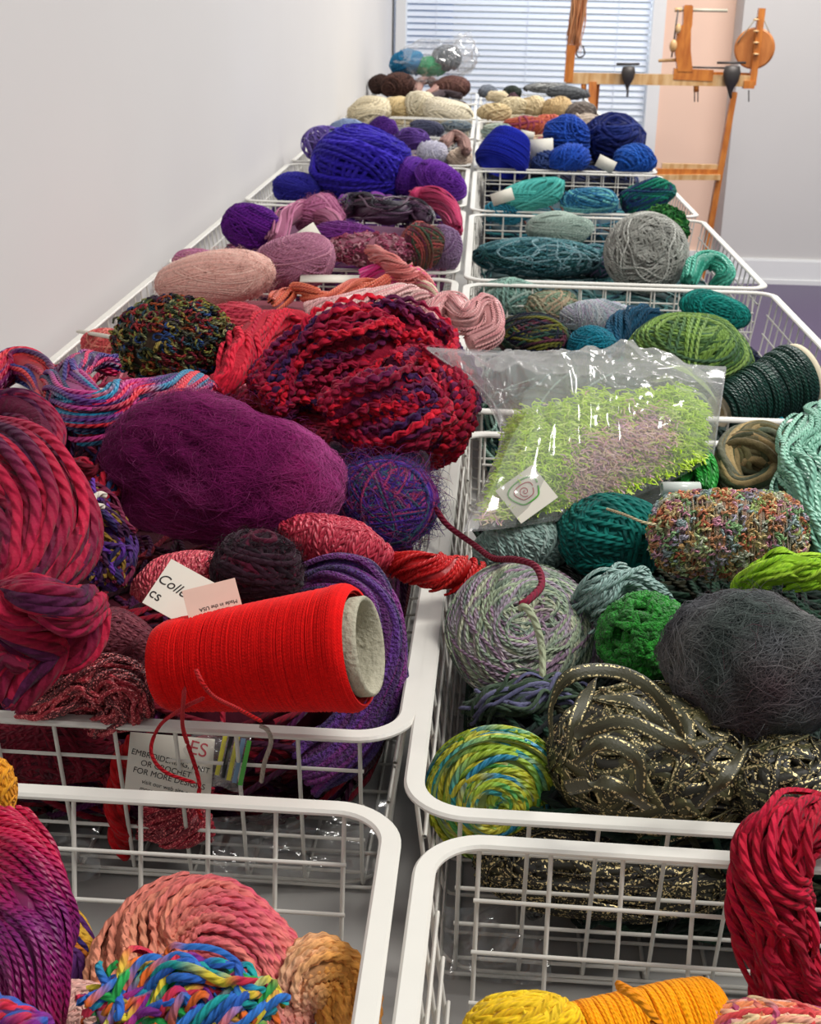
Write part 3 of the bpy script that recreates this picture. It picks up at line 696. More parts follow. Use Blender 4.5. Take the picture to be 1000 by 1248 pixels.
hank('yarn_hank', 'red, navy and violet variegated hank coiled at the left edge below the wall',
     [(-25, 478, .062, 20), (15, 448, .07, 24), (48, 458, .07, 24), (58, 490, .068, 22), (30, 520, .066, 20), (-20, 515, .06, 20)], 44, .0020, ['d81a44', '7a1a5a', '2a3a8a', 'c01440', '4a1a5a', 'e03a3a'], mode='along', freq=.4, mat='shiny', N=60, rough=.15)
hank('yarn_hank', 'turquoise, magenta and red variegated hank twisted below the curly ball',
     [(62, 462, .062, 14), (86, 475, .075, 32), (110, 505, .078, 34), (150, 500, .076, 32), (195, 492, .074, 28), (232, 474, .07, 22), (252, 474, .06, 12)],
     120, .0018, ['1f86b0', '8a1a5a', 'd81a4a', '5a2a7a', 'c83a86', '22305a', 'e02a3a', '1a7aa0'], mode='along', freq=.5, twist=.55, mat='shiny', N=72, sides=6, rough=.16)
hank('yarn_hank', 'magenta-violet twist of yarn rising beside the turquoise and red hank',
     [(70, 560, .05, 18), (72, 510, .07, 24), (88, 455, .085, 20), (112, 440, .08, 16), (140, 448, .07, 16)], 40, .0019, ['d81a5a', '5a1a6a', '2a1a4a', 'b01a5a', '3a2a7a'], mode='along', freq=.5, mat='shiny', N=56, rough=.2)
boucle('curly_yarn_ball', 'multicolour curly loop yarn ball against the left wall', 213, 417, .062, 142, 104, ['8a8a42', 'a83838', '34508a', '6a6a3a', 'b85a34', '4a3a4a', '3a5a6a', 'a8944a', '7a2432', '3a4a32', '2a2a2a', '9a9a6a', '5a5a4a'], n=1050, loop=(.0032, .0058), r=.00115)
fluff('wool_roving', 'round mass of magenta-purple unspun wool roving among the red yarn', 268, 580, .055, 284, 204, ['86165a', '721052', '981e68', '600c46'], d=230, nl=90, nh=4600, rot=-6, lockr=.0048, hair=['8e2a66', '781a58', 'a2427e', '641048'], lump=.09)
CV = ['b01030', '8a0e30', '5a1240', 'c8142c', '3a1648', '9c1034', 'd01830']
hank('yarn_hank', 'large crimson and violet thick-thin wavy hank heaped behind the magenta roving',
     [(318, 492, .040, 36), (362, 462, .055, 50), (425, 440, .066, 60), (490, 436, .066, 58), (530, 462, .058, 50), (540, 520, .045, 40)],
     150, .0023, CV, mode='along', freq=.45, twist=.3, mat='bulky', rvar=.3, rfreq=22, N=110, sides=6, rough=.22, loose=.002, crimp=.0013, cfreq=28, clump=14)
hank('yarn_hank', 'crimson wavy loop sagging in front of the large crimson and violet hank',
     [(395, 505, .072, 22), (440, 484, .083, 30), (490, 484, .081, 34), (520, 505, .070, 32), (495, 526, .062, 30), (450, 528, .058, 28), (415, 518, .06, 20)],
     90, .0023, CV, mode='along', freq=.45, twist=.4, mat='bulky', rvar=.3, rfreq=20, N=90, sides=6, rough=.25, loose=.002, crimp=.0013, cfreq=26)
hank('yarn_hank', 'crimson and violet wavy hank end hanging toward the basket side rim',
     [(480, 448, .075, 20), (526, 440, .07, 26), (552, 480, .065, 26), (548, 525, .045, 24), (520, 560, .02, 20)], 44, .0024, ['b01030', '8a0e30', 'c8142c', '5a1240', '7a0e2c'], mode='along', freq=.4, mat='bulky', rvar=.35, rfreq=22, N=110, sides=6, rough=.28, crimp=.0014, cfreq=26)
hank('yarn_hank', 'bright red thick wool hank between the curly ball and the crimson hank',
     [(262, 478, .05, 16), (285, 455, .06, 22), (300, 420, .068, 24), (330, 395, .066, 22), (370, 392, .06, 18)], 40, .0026, ['c01230', 'd01a34', 'a81030'], mat='bulky', twist=.5, N=56, rough=.2, sides=6)
ball('yarn_ball', 'blue-violet mohair ball with loose loops beside the basket side rim', 468, 612, .02, 122, 112, ['4a2a8a', '7a2a6a', '2a3a6a', '5a3aa0', 'a83a6a', '3a5a6a'], mode='along', freq=.6, r=.0011, bands=26, m=7, mat='mohair', fz=1500, fzl=.02)
fluff('mohair_tuft', 'dark grey-blue and plum mohair tuft under the crimson hank', 468, 562, .03, 130, 60, ['4a4048', '3a4a60', '5a1a38', '33303a'], nl=40, nh=1300, rot=-10)
ball('yarn_ball', 'raspberry metallic-fleck skein behind the red cone and its cards', 226, 706, .035, 122, 60, ['c8324a', 'b82a42', 'd84a5a'], r=.0013, bands=20, m=8, along='rx', mat='glitter', rot=12)
ball('yarn_ball', 'raspberry red twisted cotton skein right of the black fuzzy ball', 412, 664, .035, 128, 58, ['c8324a', 'b02a40', 'd84458'], r=.0015, bands=22, m=8, along='rx', mat='shiny', rot=-14)
ball('yarn_ball', 'black and maroon fuzzy ball sitting behind the red cone', 313, 694, .052, 96, 82, ['2a1620', '1c1018', '4a1428', '301a26'], r=.0019, bands=18, m=6, mat='mohair', fz=1800, fzl=.010, mode='pick')
hank('yarn_hank', 'purple chenille hank arching round the paper end of the red cone',
     [(368, 716, .03, 24), (415, 712, .038, 32), (452, 735, .033, 35), (464, 790, .013, 36), (454, 850, -.012, 38), (420, 910, -.035, 40), (375, 940, -.05, 36)],
     100, .0019, ['5a1a7a', '7a1a86', '4a1a6a', '8a1f8a', '3a1a66', '6a2a9a'], mode='along', freq=.4, twist=.3, mat='chenille', N=84, sides=6, rough=.12)
hank('yarn_hank', 'small scarlet cotton hank lying across the rim between the two front columns',
     [(470, 686, .022, 10), (496, 692, .026, 20), (530, 700, .026, 25), (560, 698, .024, 24), (582, 702, .018, 17)], 64, .0010, ['d8161a', 'c01216', 'e8302a'], twist=1.1, mat='shiny', N=60, rough=.12, sides=5)
# red cone with paper core
c0 = at(322, 800, .045); s0 = ppm(c0)
axis = nrm(atY(470, 788, c0[1]-.014)-atY(172, 818, c0[1]+.002))
cone = revolve('yarn_cone', 'scarlet cone of thread with a grey paper core lying on the front rim', 0, 0, 0, axis,
               [(44, -138), (52, -136), (56, -120), (66, 0), (74, 96), (79, 112), (77, 121), (62, 124)], 430, .0005, ['dc1010', 'e81614', 'd00e10'], amp=.006, k=1, mode='strand', N=56, sides=4, mat='mohair', c=c0, jit=.06, coremul=1., cat='yarn cone')
pr = [(60, 118), (60.5, 133), (58, 136), (54, 133), (50, 118), (30, -120), (26, -140), (33, -141), (36, -128)]
mb = MB(); t = np.linspace(0, 2*np.pi, 40); pp = np.array(pr)/s0
G = np.stack([pp[:, :1]*np.cos(t), pp[:, :1]*np.sin(t), np.broadcast_to(pp[:, 1:], (len(pp), 40))], -1)@rotm(axis).T+c0
mb.grid(G, np.ones(3)); cr_ = obj('paper_core', mb.mesh('paper_core', True, origin=c0), MAT['paper'], cone, c0); cr_['label'] = 'grey ribbed paper core'
strand('loose_end', [(238, 815, .085), (248, 835, .083), (262, 850, .07), (290, 864, .05), (320, 880, .035)], .0009, 'b80d12', 'wool', cone)
strand('loose_end', [(225, 836, .083), (222, 880, .03), (228, 905, .01), (238, 935, -.005), (243, 958, -.012), (240, 980, -.02), (246, 1000, -.03)], .0010, 'b0101e', 'wool', cone)
strand('loose_end', [(250, 850, .07), (225, 862, .05), (195, 884, .02), (184, 915, .005), (200, 940, .0), (240, 955, -.005)], .0009, 'b0101e', 'wool', cone)
strand('yarn_strand', [(316, 884, .015), (326, 890, .012), (330, 905, .004), (322, 930, -.006), (318, 955, -.02)], .0011, 'b5a99a', 'wool', None, 'cream loose strand hanging over the front rim below the red cone', 'yarn')
strand('yarn_strand', [(516, 622, .022), (528, 618, .022), (545, 640, .018), (575, 662, .02), (600, 680, .03), (628, 682, .05), (652, 690, .058), (660, 712, .062), (645, 730, .066), (632, 738, .066)], .0019, '7a1430', 'wool', None, 'maroon strand trailing across the rim onto the sage cake', 'yarn')
# left bits
hank('yarn_hank', 'violet, ochre and maroon novelty hank right of the burgundy hank', [(105, 600, .07, 16), (122, 640, .06, 22), (140, 680, .045, 26), (130, 715, .035, 20)], 90, .0014, ['4a2a6a', '6a1a3a', '3a1a3a', '8a6a2a', '2a2050', '5a2a8a'], mode='pick', twist=.5, loose=.003, rough=.25)
hank('yarn_hank', 'crimson fuzzy strands lying between the variegated hank and magenta roving', [(72, 575, .06, 12), (100, 580, .06, 18), (130, 590, .055, 16), (120, 620, .05, 14)], 26, .0019, ['a01430', '701428', 'c01a34', '22305a'], mode='pick', loose=.003, rough=.3)
strand('yarn_ring', [(127, 618, .075), (116, 615, .078), (115, 606, .08), (122, 602, .08), (130, 605, .078)], .0016, 'd8cfc0', 'wool', None, 'small cream curl of yarn standing by the magenta roving', 'yarn')
ball('yarn_ball', 'dusty mauve ball wound with a brown strand left of the red cone', 146, 786, .018, 92, 74, ['7a3a44', '6a2f3c', '8a4650'], r=.0011, bands=22, m=8, rot=-20)
hank('yarn_hank', 'dark red metallic-thread hank just behind the front rim at left', [(30, 860, .0, 26), (80, 845, .008, 30), (130, 835, .012, 32), (160, 860, .005, 24), (110, 880, -.01, 20)], 56, .0012, ['7a0f1e', '9c1428', '5a0c18', 'b02a38'], mode='pick', mat='glitter', loose=.003, rough=.3, N=60)
# inside, seen through the front wires
hank('yarn_hank', 'dark raspberry glitter hank low behind the front wires', [(175, 1000, -.075, 22), (215, 1010, -.075, 26), (255, 1000, -.075, 24)], 50, .0012, ['7a1226', '9c1a30', 'b8283c'], mat='glitter', twist=.4)
hank('yarn_hank', 'thick scarlet braided cord hanging inside behind the front wires', [(168, 900, -.02, 14), (150, 930, -.035, 16), (143, 970, -.055, 16), (146, 1010, -.075, 16), (152, 1040, -.095, 15)], 24, .0024, ['b01018', 'c8141c', '960e14'], lobes=2, twist=2.2, mat='bulky', core=0)
ball('yarn_ball', 'maroon yarn ball low behind the left front wires', 60, 910, -.035, 150, 80, ['5a0f20', '7a1428', '42101e'], r=.0015, bands=18, m=8)
# ------------------------------------------------------------------ pink basket
heap('L2', 'tangled rose and red yarn buried in the pink basket', ['c8506a', 'b03050', 'e08a90', 'a02a4a', 'd87a8a'], top=-.012, n=180, r=.0018)
ball('yarn_skein', 'blush mohair skein resting against the wall side of the pink basket', 262, 342, .035, 142, 68, ['dcb0a4', 'd8a498', 'e4c0b2'], r=.0011, bands=26, m=8, along='x', tilt=14, rot=10, mat='mohair', fz=900, fzl=.012)
ball('yarn_ball', 'dusky mauve pink ball beside the blush mohair skein', 358, 322, .035, 98, 68, ['b87a92', 'a86a86', 'c88aa0'], r=.0014, bands=16, m=8, along='x', tilt=30, rot=18)
hank('yarn_hank', 'coral orange twisted hank between the mauve ball and the crimson hank', [(330, 372, .045, 12), (356, 356, .05, 15), (390, 362, .052, 13), (430, 352, .052, 15), (470, 344, .05, 13)], 40, .0014, ['d8583f', 'e0704e', 'c84a3a', 'e88a66'], twist=1.4, lobes=2, mat='shiny', core=0)
hank('yarn_hank', 'pale pink hank laid behind the crimson wavy hank', [(372, 384, .045, 14), (405, 378, .05, 18), (450, 366, .052, 18), (490, 362, .05, 17), (520, 366, .045, 12)], 56, .0013, ['f0b8b4', 'e8a4a6', 'f4ccc4'], twist=.7, mat='shiny')
hank('yarn_hank', 'hot pink hank under the salmon twist', [(440, 338, .04, 10), (470, 334, .046, 14), (500, 338, .046, 16), (522, 352, .04, 12)], 36, .0013, ['f0489a', 'e83a8c', 'f87ab4'], twist=.5, mat='mohair')
hank('yarn_hank', 'salmon pink twisted cotton hank on top of the hot pink hank', [(452, 306, .055, 10), (470, 318, .062, 13), (485, 330, .06, 14), (508, 340, .05, 14), (522, 350, .045, 10)], 40, .0012, ['f08a86', 'e8746e', 'f4a49c'], twist=1., mat='shiny')
hank('yarn_hank', 'light pink folded hank with two round lobes by the middle rims',
     [(518, 420, .02, 16), (528, 385, .038, 20), (550, 372, .045, 19), (566, 392, .04, 18), (576, 380, .046, 18), (592, 378, .045, 17), (598, 404, .03, 18), (570, 420, .02, 18)], 64, .0011, ['eba3a4', 'f0b4b0', 'e08f94'], mat='shiny', N=84, twist=.3, rough=.1)
hank('yarn_hank', 'pink and cream curved hank end beside the hot pink hank', [(500, 342, .045, 5), (518, 348, .048, 7), (530, 362, .042, 8), (536, 378, .03, 7)], 24, .0012, ['e87a94', 'e8d0b4', 'f0a0a8'], mode='pick', core=0)
ball('yarn_ball', 'rose red wool ball in the shadow of the curly ball', 287, 390, .03, 66, 36, ['c03a4a', 'd04a58', 'a82a40'], r=.0020, bands=12, m=6, along='x')
ball('yarn_ball', 'coral pink boucle yarn along the wall side rim of the pink basket', 130, 420, .03, 60, 34, ['d8605a', 'c84a52', 'e88a7a'], r=.0013, bands=12, m=6)
mb = MB(); p0, p1 = at(97, 404, .03), at(142, 412, .06); mb.tubes(np.array([p0, p0+(p1-p0)*.5, p1]), .0036, np.ones(3), 8, flat=(.5, 1.)); done(mb, 'craft_stick', 'flat clear grey stick poking out left of the curly ball', 'stick', p0, 'stick')
# ------------------------------------------------------------------ plum basket
heap('L3', 'tangled plum and mauve yarn buried in the mauve basket', ['6a2a5a', '8a4a6a', '4a2a4a', 'a05a7a', '5a1a5a'], top=-.012, n=160, r=.0018)
ball('yarn_skein', 'deep violet skein at the wall end of the mauve basket', 307, 277, .03, 68, 54, ['5a1080', '6a1a8c', '480c6c'], r=.0012, bands=16, m=8, along='x', rot=-25)
hank('yarn_hank', 'dusty rose mohair hank folded beside the deep violet skein', [(335, 295, .02, 14), (346, 268, .035, 15), (372, 258, .04, 14), (400, 268, .035, 14), (412, 284, .03, 12)], 50, .0012, ['b06a86', 'a45a7c', 'c0809a'], mat='mohair', twist=.4)
ball('yarn_ball', 'mauve rose fuzzy ball behind the dusty rose hank', 390, 262, .035, 56, 46, ['b0688c', 'a45a80', 'bc7a98'], r=.0013, bands=14, m=7, mat='mohair', fz=400)
hank('yarn_hank', 'charcoal and plum crimped hank in the middle of the mauve basket', [(418, 258, .035, 12), (440, 254, .04, 15), (470, 262, .042, 17), (500, 258, .04, 16), (520, 270, .034, 13)], 60, .0014, ['3a3040', '5a3a56', '2a2430', '6a4a60'], mode='pick', twist=.6, loose=.004, rough=.3, mat='shiny')
ball('yarn_ball', 'purple fuzzy ball below the charcoal crimped hank', 418, 290, .024, 80, 34, ['6a2a76', '5a2264', '7a3a86'], r=.0013, bands=14, m=7, mat='mohair', fz=400)
boucle('curly_yarn_ball', 'rose pink knobbly yarn hank in front of the purple fuzzy ball', 452, 304, .026, 108, 36, ['c0788c', 'b8607c', 'd09aa4', 'a84a68'], n=420, loop=(.003, .005), r=.0014)
hank('yarn_hank', 'crimson rose wool hank curved along the middle rim', [(500, 244, .03, 12), (522, 240, .035, 15), (545, 256, .032, 16), (554, 285, .022, 14)], 50, .0013, ['b02a5a', 'c03a66', '8a1f4a'], twist=.5, mode='pick')
ball('yarn_ball', 'brown, green and red mohair ball by the middle rim', 515, 300, .03, 54, 52, ['6a4a3a', '5a2a3a', '3a4a3a', 'a04a4a'], mode='along', r=.0013, bands=14, m=7, mat='mohair', fz=400, rot=30)
ball('yarn_ball', 'lilac grey wound ball by the middle rim', 540, 304, .024, 40, 48, ['8a6a90', '9a80a0', '6a4a70'], r=.0011, bands=14, m=8)
ball('yarn_ball', 'pale mauve yarn ball at the front wall corner of the mauve basket', 238, 318, .015, 48, 22, ['c07a9a', 'b06a8c'], r=.0013, bands=10, m=6)
mb = MB(); p = at(372, 296, .04); mb.box((-.022, -.001, -.016), (.022, .001, .016), mat=imgrot(35)); mb.v[-1] = mb.v[-1]+p; done(mb, 'paper_label', 'cream paper label lying on the dusky mauve ball', 'label', p, 'card')
mb = MB(); p = at(420, 340, .03); mb.box((-.05, -.02, -.0006), (.05, .02, .0006), mat=zrot(6)); mb.v[-1] = mb.v[-1]+p; done(mb, 'paper_label', 'cream card lying flat between the mauve ball and salmon twist', 'label', p, 'card')
# ------------------------------------------------------------------ blue-violet basket
heap('L4', 'tangled purple yarn buried in the blue-violet basket', ['3a1a6a', '5a2a80', '2a1450', '6a3a8a'], top=-.012, n=140, r=.002)
ball('yarn_ball', 'big ultramarine violet bulky ball in the left column', 436, 202, .045, 116, 82, ['2a1a9c', '22128a', '3a2ab0', '1a0e70'], r=.0032, bands=22, m=6, along='x', tilt=28)
ball('yarn_ball', 'royal blue ball left of the big ultramarine ball', 362, 229, .008, 58, 36, ['2a2290', '34309c', '1e1a78'], r=.0016, bands=14, m=7)
ball('yarn_skein', 'purple skein leaning right of the ultramarine ball', 500, 216, .03, 48, 52, ['5a2294', '4a1a80', '6a30a4'], r=.0014, bands=16, m=7, along='x', rot=50)
ball('yarn_skein', 'violet skein lying by the middle rim behind the purple skein', 538, 222, .03, 62, 40, ['6a2a9a', '5a2088', '7838a8'], r=.0014, bands=16, m=7, along='x', rot=-28)
hank('yarn_hank', 'violet plaited wool hank in front of the ultramarine ball', [(402, 250, .004, 9), (425, 246, .008, 11), (450, 242, .008, 11), (478, 246, .004, 9)], 30, .002, ['6a2a80', '5a2070', '7a3a90'], lobes=2, twist=2., core=0, mat='mohair')
ball('yarn_ball', 'mauve wool ball at the front right of the blue-violet basket', 520, 246, .002, 44, 26, ['8a4a86', '7a3a78'], r=.0016, bands=12, m=6)
# ------------------------------------------------------------------ lilac and tan basket
heap('L5', 'tangled lilac and tan yarn buried in the lilac basket', ['6a5a9a', '8a7a80', 'b09a80', '5a4a7a'], top=-.012, n=120, r=.002)
tangle('yarn_tangle', 'loose lilac and blue-violet yarn tangle against the wall', 395, 176, .035, 56, 44, 34, .0016, ['6a5aa8', '5a3a90', '8a7ac0'], hug=.6)
ball('yarn_ball', 'pale slate blue fuzzy ball behind the lilac tangle', 425, 160, .03, 40, 26, ['8a9ab8', '7a8aac'], r=.0016, bands=10, m=6, mat='mohair', fz=200)
ball('yarn_ball', 'deep purple ball peeking over the ultramarine ball', 466, 160, .04, 36, 32, ['4a1f78', '3c1866', '5a2a88'], r=.0016, bands=12, m=6)
ball('yarn_skein', 'purple gathered skein beside the deep purple ball', 502, 170, .03, 40, 26, ['5a3a88', '4a2c74', '6a4a98'], r=.0016, bands=12, m=6, along='x', rot=-8)
ball('yarn_ball', 'white-grey yarn ball in a thin bag by the violet skein', 526, 188, .012, 36, 26, ['b8b4c4', 'a8a6b8', 'c8c4d0'], r=.0014, bands=12, m=6)
hank('yarn_hank', 'tan and rose brown hank by the middle rim', [(540, 176, .03, 8), (552, 166, .034, 9), (565, 172, .032, 9), (568, 186, .025, 8)], 26, .0016, ['a07a70', 'b08a80', '7a5a58'], twist=.6)
ball('yarn_ball', 'dark slate yarn ball behind the purple gathered skein', 520, 156, .025, 38, 18, ['4a5068', '5a5a70'], r=.0016, bands=8, m=6)
ball('yarn_ball', 'beige yarn ball at the middle rim below the rose brown hank', 560, 194, .005, 26, 26, ['b8a290', 'c8b4a0'], r=.0016, bands=8, m=6)
tangle('yarn_tangle', 'sage and blue-grey yarn tangle beneath the cream skeins', 556, 154, .022, 40, 14, 16, .0018, ['7a8a88', '6a7a8a', '9a9a90'])
# ------------------------------------------------------------------ cream basket and brown basket
heap('L6', 'tangled slate and sage yarn buried in front of the cream basket', ['8a8a90', '7a8a88', 'b0a898', '6a6a80'], top=-.012, n=100, r=.0022)
heap('L7', 'tangled cream yarn buried in the left cream basket', ['c8b896', 'd8caac', 'b0a080'], top=-.012, n=100, r=.0022)
for x, y, z, w, h, rt, cs, lb in ((448, 138, .008, 50, 34, 20, ['d8c9a8', 'e4d8bc'], 'cream wool skein nearest the wall in the cream basket'),
        (486, 132, .012, 34, 24, -10, ['dfc89a', 'd0b888'], 'straw yellow wool ball between the cream skeins'),
        (512, 132, .014, 36, 40, 40, ['e6dcc2', 'd8ccb0'], 'peaked ivory skein in the middle of the cream basket'),
        (548, 138, .010, 62, 30, -14, ['e4d9be', 'f0e6d0'], 'long ivory skein by the middle rim of the cream basket')):
    ball('yarn_skein', lb, x, y, z, w, h, cs, r=.002, bands=14, m=6, along='x', rot=rt)
heap('L8', 'tangled brown yarn buried in the brown basket', ['4a3530', '6a5048', '3a2a28'], top=-.012, n=80, r=.0024)
for x, y, z, w, h, cs, lb in ((463, 104, .03, 24, 22, ['3a2a26', '4a3630'], 'dark brown wool ball nearest the wall in the brown basket'),
        (486, 105, .035, 38, 28, ['4a322c', '5a3e36', '3a2824'], 'chocolate brown wool skein in the brown basket'),
        (550, 106, .035, 42, 24, ['6a4a44', '5a3c38', '7a5a50'], 'mottled brown skein at the right of the brown basket')):
    ball('yarn_skein', lb, x, y, z, w, h, cs, r=.002, bands=14, m=6, along='z')
hank('yarn_hank', 'pinkish tan coiled hank in the brown basket', [(508, 112, .03, 6), (512, 100, .036, 7), (524, 98, .036, 7), (530, 108, .03, 6), (520, 114, .028, 5)], 22, .0022, ['b08a80', 'a07870', 'c09a8c'], twist=.4)
hank('yarn_hank', 'grey-brown hank along the front rim of the brown basket', [(520, 120, .02, 5), (540, 114, .024, 6), (562, 118, .02, 5)], 18, .002, ['4a4248', '5a4a4e'], twist=.6)

# ------------------------------------------------------------------ right basket of greens
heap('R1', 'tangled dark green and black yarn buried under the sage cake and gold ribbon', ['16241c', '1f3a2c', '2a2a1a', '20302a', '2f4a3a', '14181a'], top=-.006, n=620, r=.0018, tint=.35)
def cakeprof(R, H, hole=8, round_=.28):
    k = R*round_
    return [(hole, H*.86), (hole*1.6, H), (R*.5, H*1.03), (R-k, H), (R-k*.3, H-k*.3), (R, H-k), (R, -H+k), (R-k*.3, -H+k*.3), (R-k, -H), (hole, -H)]
scake = revolve('yarn_cake', 'large sage, lilac and cream variegated cake behind the yellow-green cake', 640, 772, .005, (.12, -.62, .78), cakeprof(96, 44, 3, .6), 270, .0011, ['9aa88a', 'aab89a', '8a9a86', '9a7f94', 'b8bca0', '6a7a6c', 'a898a8'],
        amp=.07, k=2, mode='along', freq=.25, regular=False, N=64, jit=.2, lift=2.2)
strand('loose_end', [(633, 742, .068), (640, 740, .07), (652, 758, .066), (660, 790, .055), (661, 826, .045)], .0017, 'a8b090', 'wool', scake)
revolve('yarn_cake', 'yellow, lime and blue variegated cake behind the right front wires', 604, 968, -.028, (.06, -.985, .12), cakeprof(84, 36, 1, .7), 92, .0017, ['c6c83a', 'b0c43c', '2f86a8', 'd4cc3e', '5aae5a', 'a8c840', '3a9a9a', 'd8d450'],
        amp=.05, k=1, mode='along', freq=.55, N=64, sides=6, jit=.1, mat='shiny')
# gold ribbon
tangle('ribbon_yarn', 'tangle of black ribbon yarn with glittering gold edges in the green basket', 800, 925, -.005, 262, 176, 80, .0036, ['26241a', '1c1a14', '4a4a2c', '38341e', '5a5632'], mat='ribbon', d=200, flat=(.14, 1.), hug=.62, N=64, sides=6, core=.6, kmax=4, coremul=.3)
tangle('ribbon_yarn', 'smaller tangle of gold-edged black ribbon at the right frame edge', 960, 950, .0, 150, 100, 36, .0036, ['26241a', '1c1a14', '4a4a2c'], mat='ribbon', flat=(.14, 1.), hug=.62, N=60, sides=6, core=.6, kmax=4, coremul=.3)
tangle('ribbon_yarn', 'black and gold ribbon hanging low behind the right front wires', 745, 1060, -.055, 330, 110, 60, .0034, ['1c1a14', '26241a', '141210', '3a3820'], mat='ribbon', d=120, flat=(.14, 1.), hug=.62, N=60, sides=6, core=.7, kmax=4, coremul=.3)
def ribbon_loop(pts, w=.0055):
    W = np.array([at(*p) for p in pts]); Q = crom(W, 60); n = nrm(np.stack([np.cos(np.linspace(0, 3, 60)), np.sin(np.linspace(.5, 2, 60))*-.8, np.full(60, .7)], 1)); c = Q.mean(0)
    return Q, n, c
mb = MB(); 
for pts in ([(672, 905, .02), (672, 860, .04), (695, 824, .055), (745, 818, .055), (790, 838, .05), (822, 880, .035), (832, 910, .02)],
            [(690, 920, .03), (700, 880, .045), (715, 845, .05), (722, 830, .05)], [(730, 850, .05), (770, 855, .052), (800, 880, .045), (812, 905, .035)],
            [(700, 895, .045), (760, 880, .055), (820, 905, .05), (860, 930, .035)], [(850, 985, .02), (885, 945, .035), (905, 915, .035)], [(690, 960, .02), (740, 955, .035), (790, 985, .02)], [(700, 930, .04), (735, 905, .05), (775, 925, .045), (780, 965, .03)]):
    Q, n, c = ribbon_loop(pts); mb.tubes(Q, .0033, lin('3a3822'), 8, n[None], flat=(.14, 1.))
done(mb, 'ribbon_yarn', 'wide loops of gold-edged black ribbon arching over the ribbon tangle', 'yarn', c, 'ribbon')
fluff('wool_roving', 'round dark grey fibre mass with maroon and green streaks at the right edge', 925, 818, .035, 218, 200, ['37383c', '24252b', '4a4b50', '4a2c38', '323c3a', '585a5a'], d=190, nl=90, nh=4600, swirl=3, lockr=.0045, hair=['545458', '3a3b42', '68696c', '683c48', '46504c', '747472'], lump=.09)
tangle('fuzzy_yarn', 'bright kelly green fuzzy yarn tangle beside the sage cake', 786, 778, .02, 110, 104, 46, .0022, ['1fa01f', '158a18', '2ab82a', '0f6a14'], mat='chenille', hug=.5, N=54, rvar=.4, core=.6)
ball('yarn_skein', 'pale grey-aqua cotton skein under the plastic bag', 640, 668, .01, 118, 60, ['8fa8a0', '7f9890', 'a4b8b0'], r=.0013, bands=18, m=7, along='rx', rot=8)
ball('yarn_ball', 'deep teal wool ball under the plastic bag', 742, 656, .02, 122, 98, ['0f6a62', '0c5a54', '148074', '084a46'], r=.0019, bands=16, m=7)
hank('yarn_hank', 'pale aqua cotton hank looped between the sage cake and green fuzz', [(702, 745, .015, 12), (728, 728, .03, 18), (760, 710, .036, 18), (790, 722, .03, 14), (800, 745, .02, 10), (730, 770, .012, 14)], 56, .0012, ['88a8a0', '9ab8b0', '7a968e'], mat='shiny', loose=.003, rough=.25, N=64)
hank('yarn_hank', 'violet-grey and olive mohair hank tucked beneath the sage cake', [(580, 862, -.02, 20), (630, 858, -.01, 26), (680, 850, -.008, 24), (720, 870, -.015, 18)], 60, .0011, ['5a5a78', '4a5a4a', '3a4a3a', '6a6a88'], mode='pick', mat='mohair', loose=.003, rough=.3)
# confetti yarn bundle
def confetti():
    c = at(886, 652, .045); s = ppm(c); radii = np.array([92, 50, 52])/s; Rm = imgrot(4)@zrot(-6); mb = MB()
    U, V = np.meshgrid(np.linspace(0, 2*np.pi, 40), np.linspace(-1, 1, 24))
    rr = (1-np.abs(V)**6)**.5*(1-.06*np.abs(V)); G = np.stack([V*radii[0], rr*np.cos(U)*radii[1]*.93, rr*np.sin(U)*radii[2]*.93], -1)
    mb.grid(G@Rm.T+c, lin('8a8468'))
    n = 2000; v = RNG.uniform(-1, 1, n); u = RNG.uniform(0, 2*np.pi, n); r0 = (1-np.abs(v)**6)**.5*(1-.06*np.abs(v))
    cc = np.stack([v*radii[0], r0*np.cos(u)*radii[1]*.98, r0*np.sin(u)*radii[2]*.98], 1)
    N = 8; t = np.linspace(0, 5.2, N); A = nrm(RNG.normal(size=(n, 3)))
    rl = RNG.uniform(.0014, .0032, n)
    P = np.stack([cc[i]+rl[i]*(np.stack([np.cos(t), np.sin(t), .4*np.sin(3*t)], 1)@rotm(A[i]).T) for i in range(n)])
    pc = pal(['c8d8a0', 'e0a078', 'e0b0c0', 'b0c4c4', 'b8cc80', 'd88060', 'e8d098', 'd898ac', '98c088', 'c0b8c8', 'd8b078', 'd8d8c4'])
    cell = (np.floor((v+1)*9)+np.floor(u*2.2)*7+RNG.integers(0, 2, n)).astype(int) % 12
    C = np.broadcast_to(pc[cell][:, None], (n, N, 3))*(1.2+RNG.uniform(-.2, .2, (n, 1, 1)))
    mb.tubes(P@Rm.T+c, .0009, C, 3)
    k = 60; v = RNG.uniform(-.98, .98, (k, 1))+smooth_noise(k, 30, .02); v = np.clip(v, -1, 1); u = np.linspace(0, 2*np.pi, 30)[None]+RNG.uniform(0, 6, (k, 1)); r0 = (1-np.abs(v)**6)**.5*(1-.06*np.abs(v))*1.03
    P = np.stack([v*radii[0], r0*np.cos(u)*radii[1], r0*np.sin(u)*radii[2]], -1)
    mb.tubes(P@Rm.T+c, .0005, scol(k, 30, ['c8c0a8', 'd0a890', 'b0b890']), 4)
    return done(mb, 'confetti_yarn', 'pastel confetti slub yarn wound in a fat bundle', 'yarn', c, 'wool')
cf = confetti()
strand('loose_end', [(738, 620, .055), (760, 627, .06), (782, 636, .06), (800, 640, .058)], .0009, 'd8c8a0', 'wool', cf)
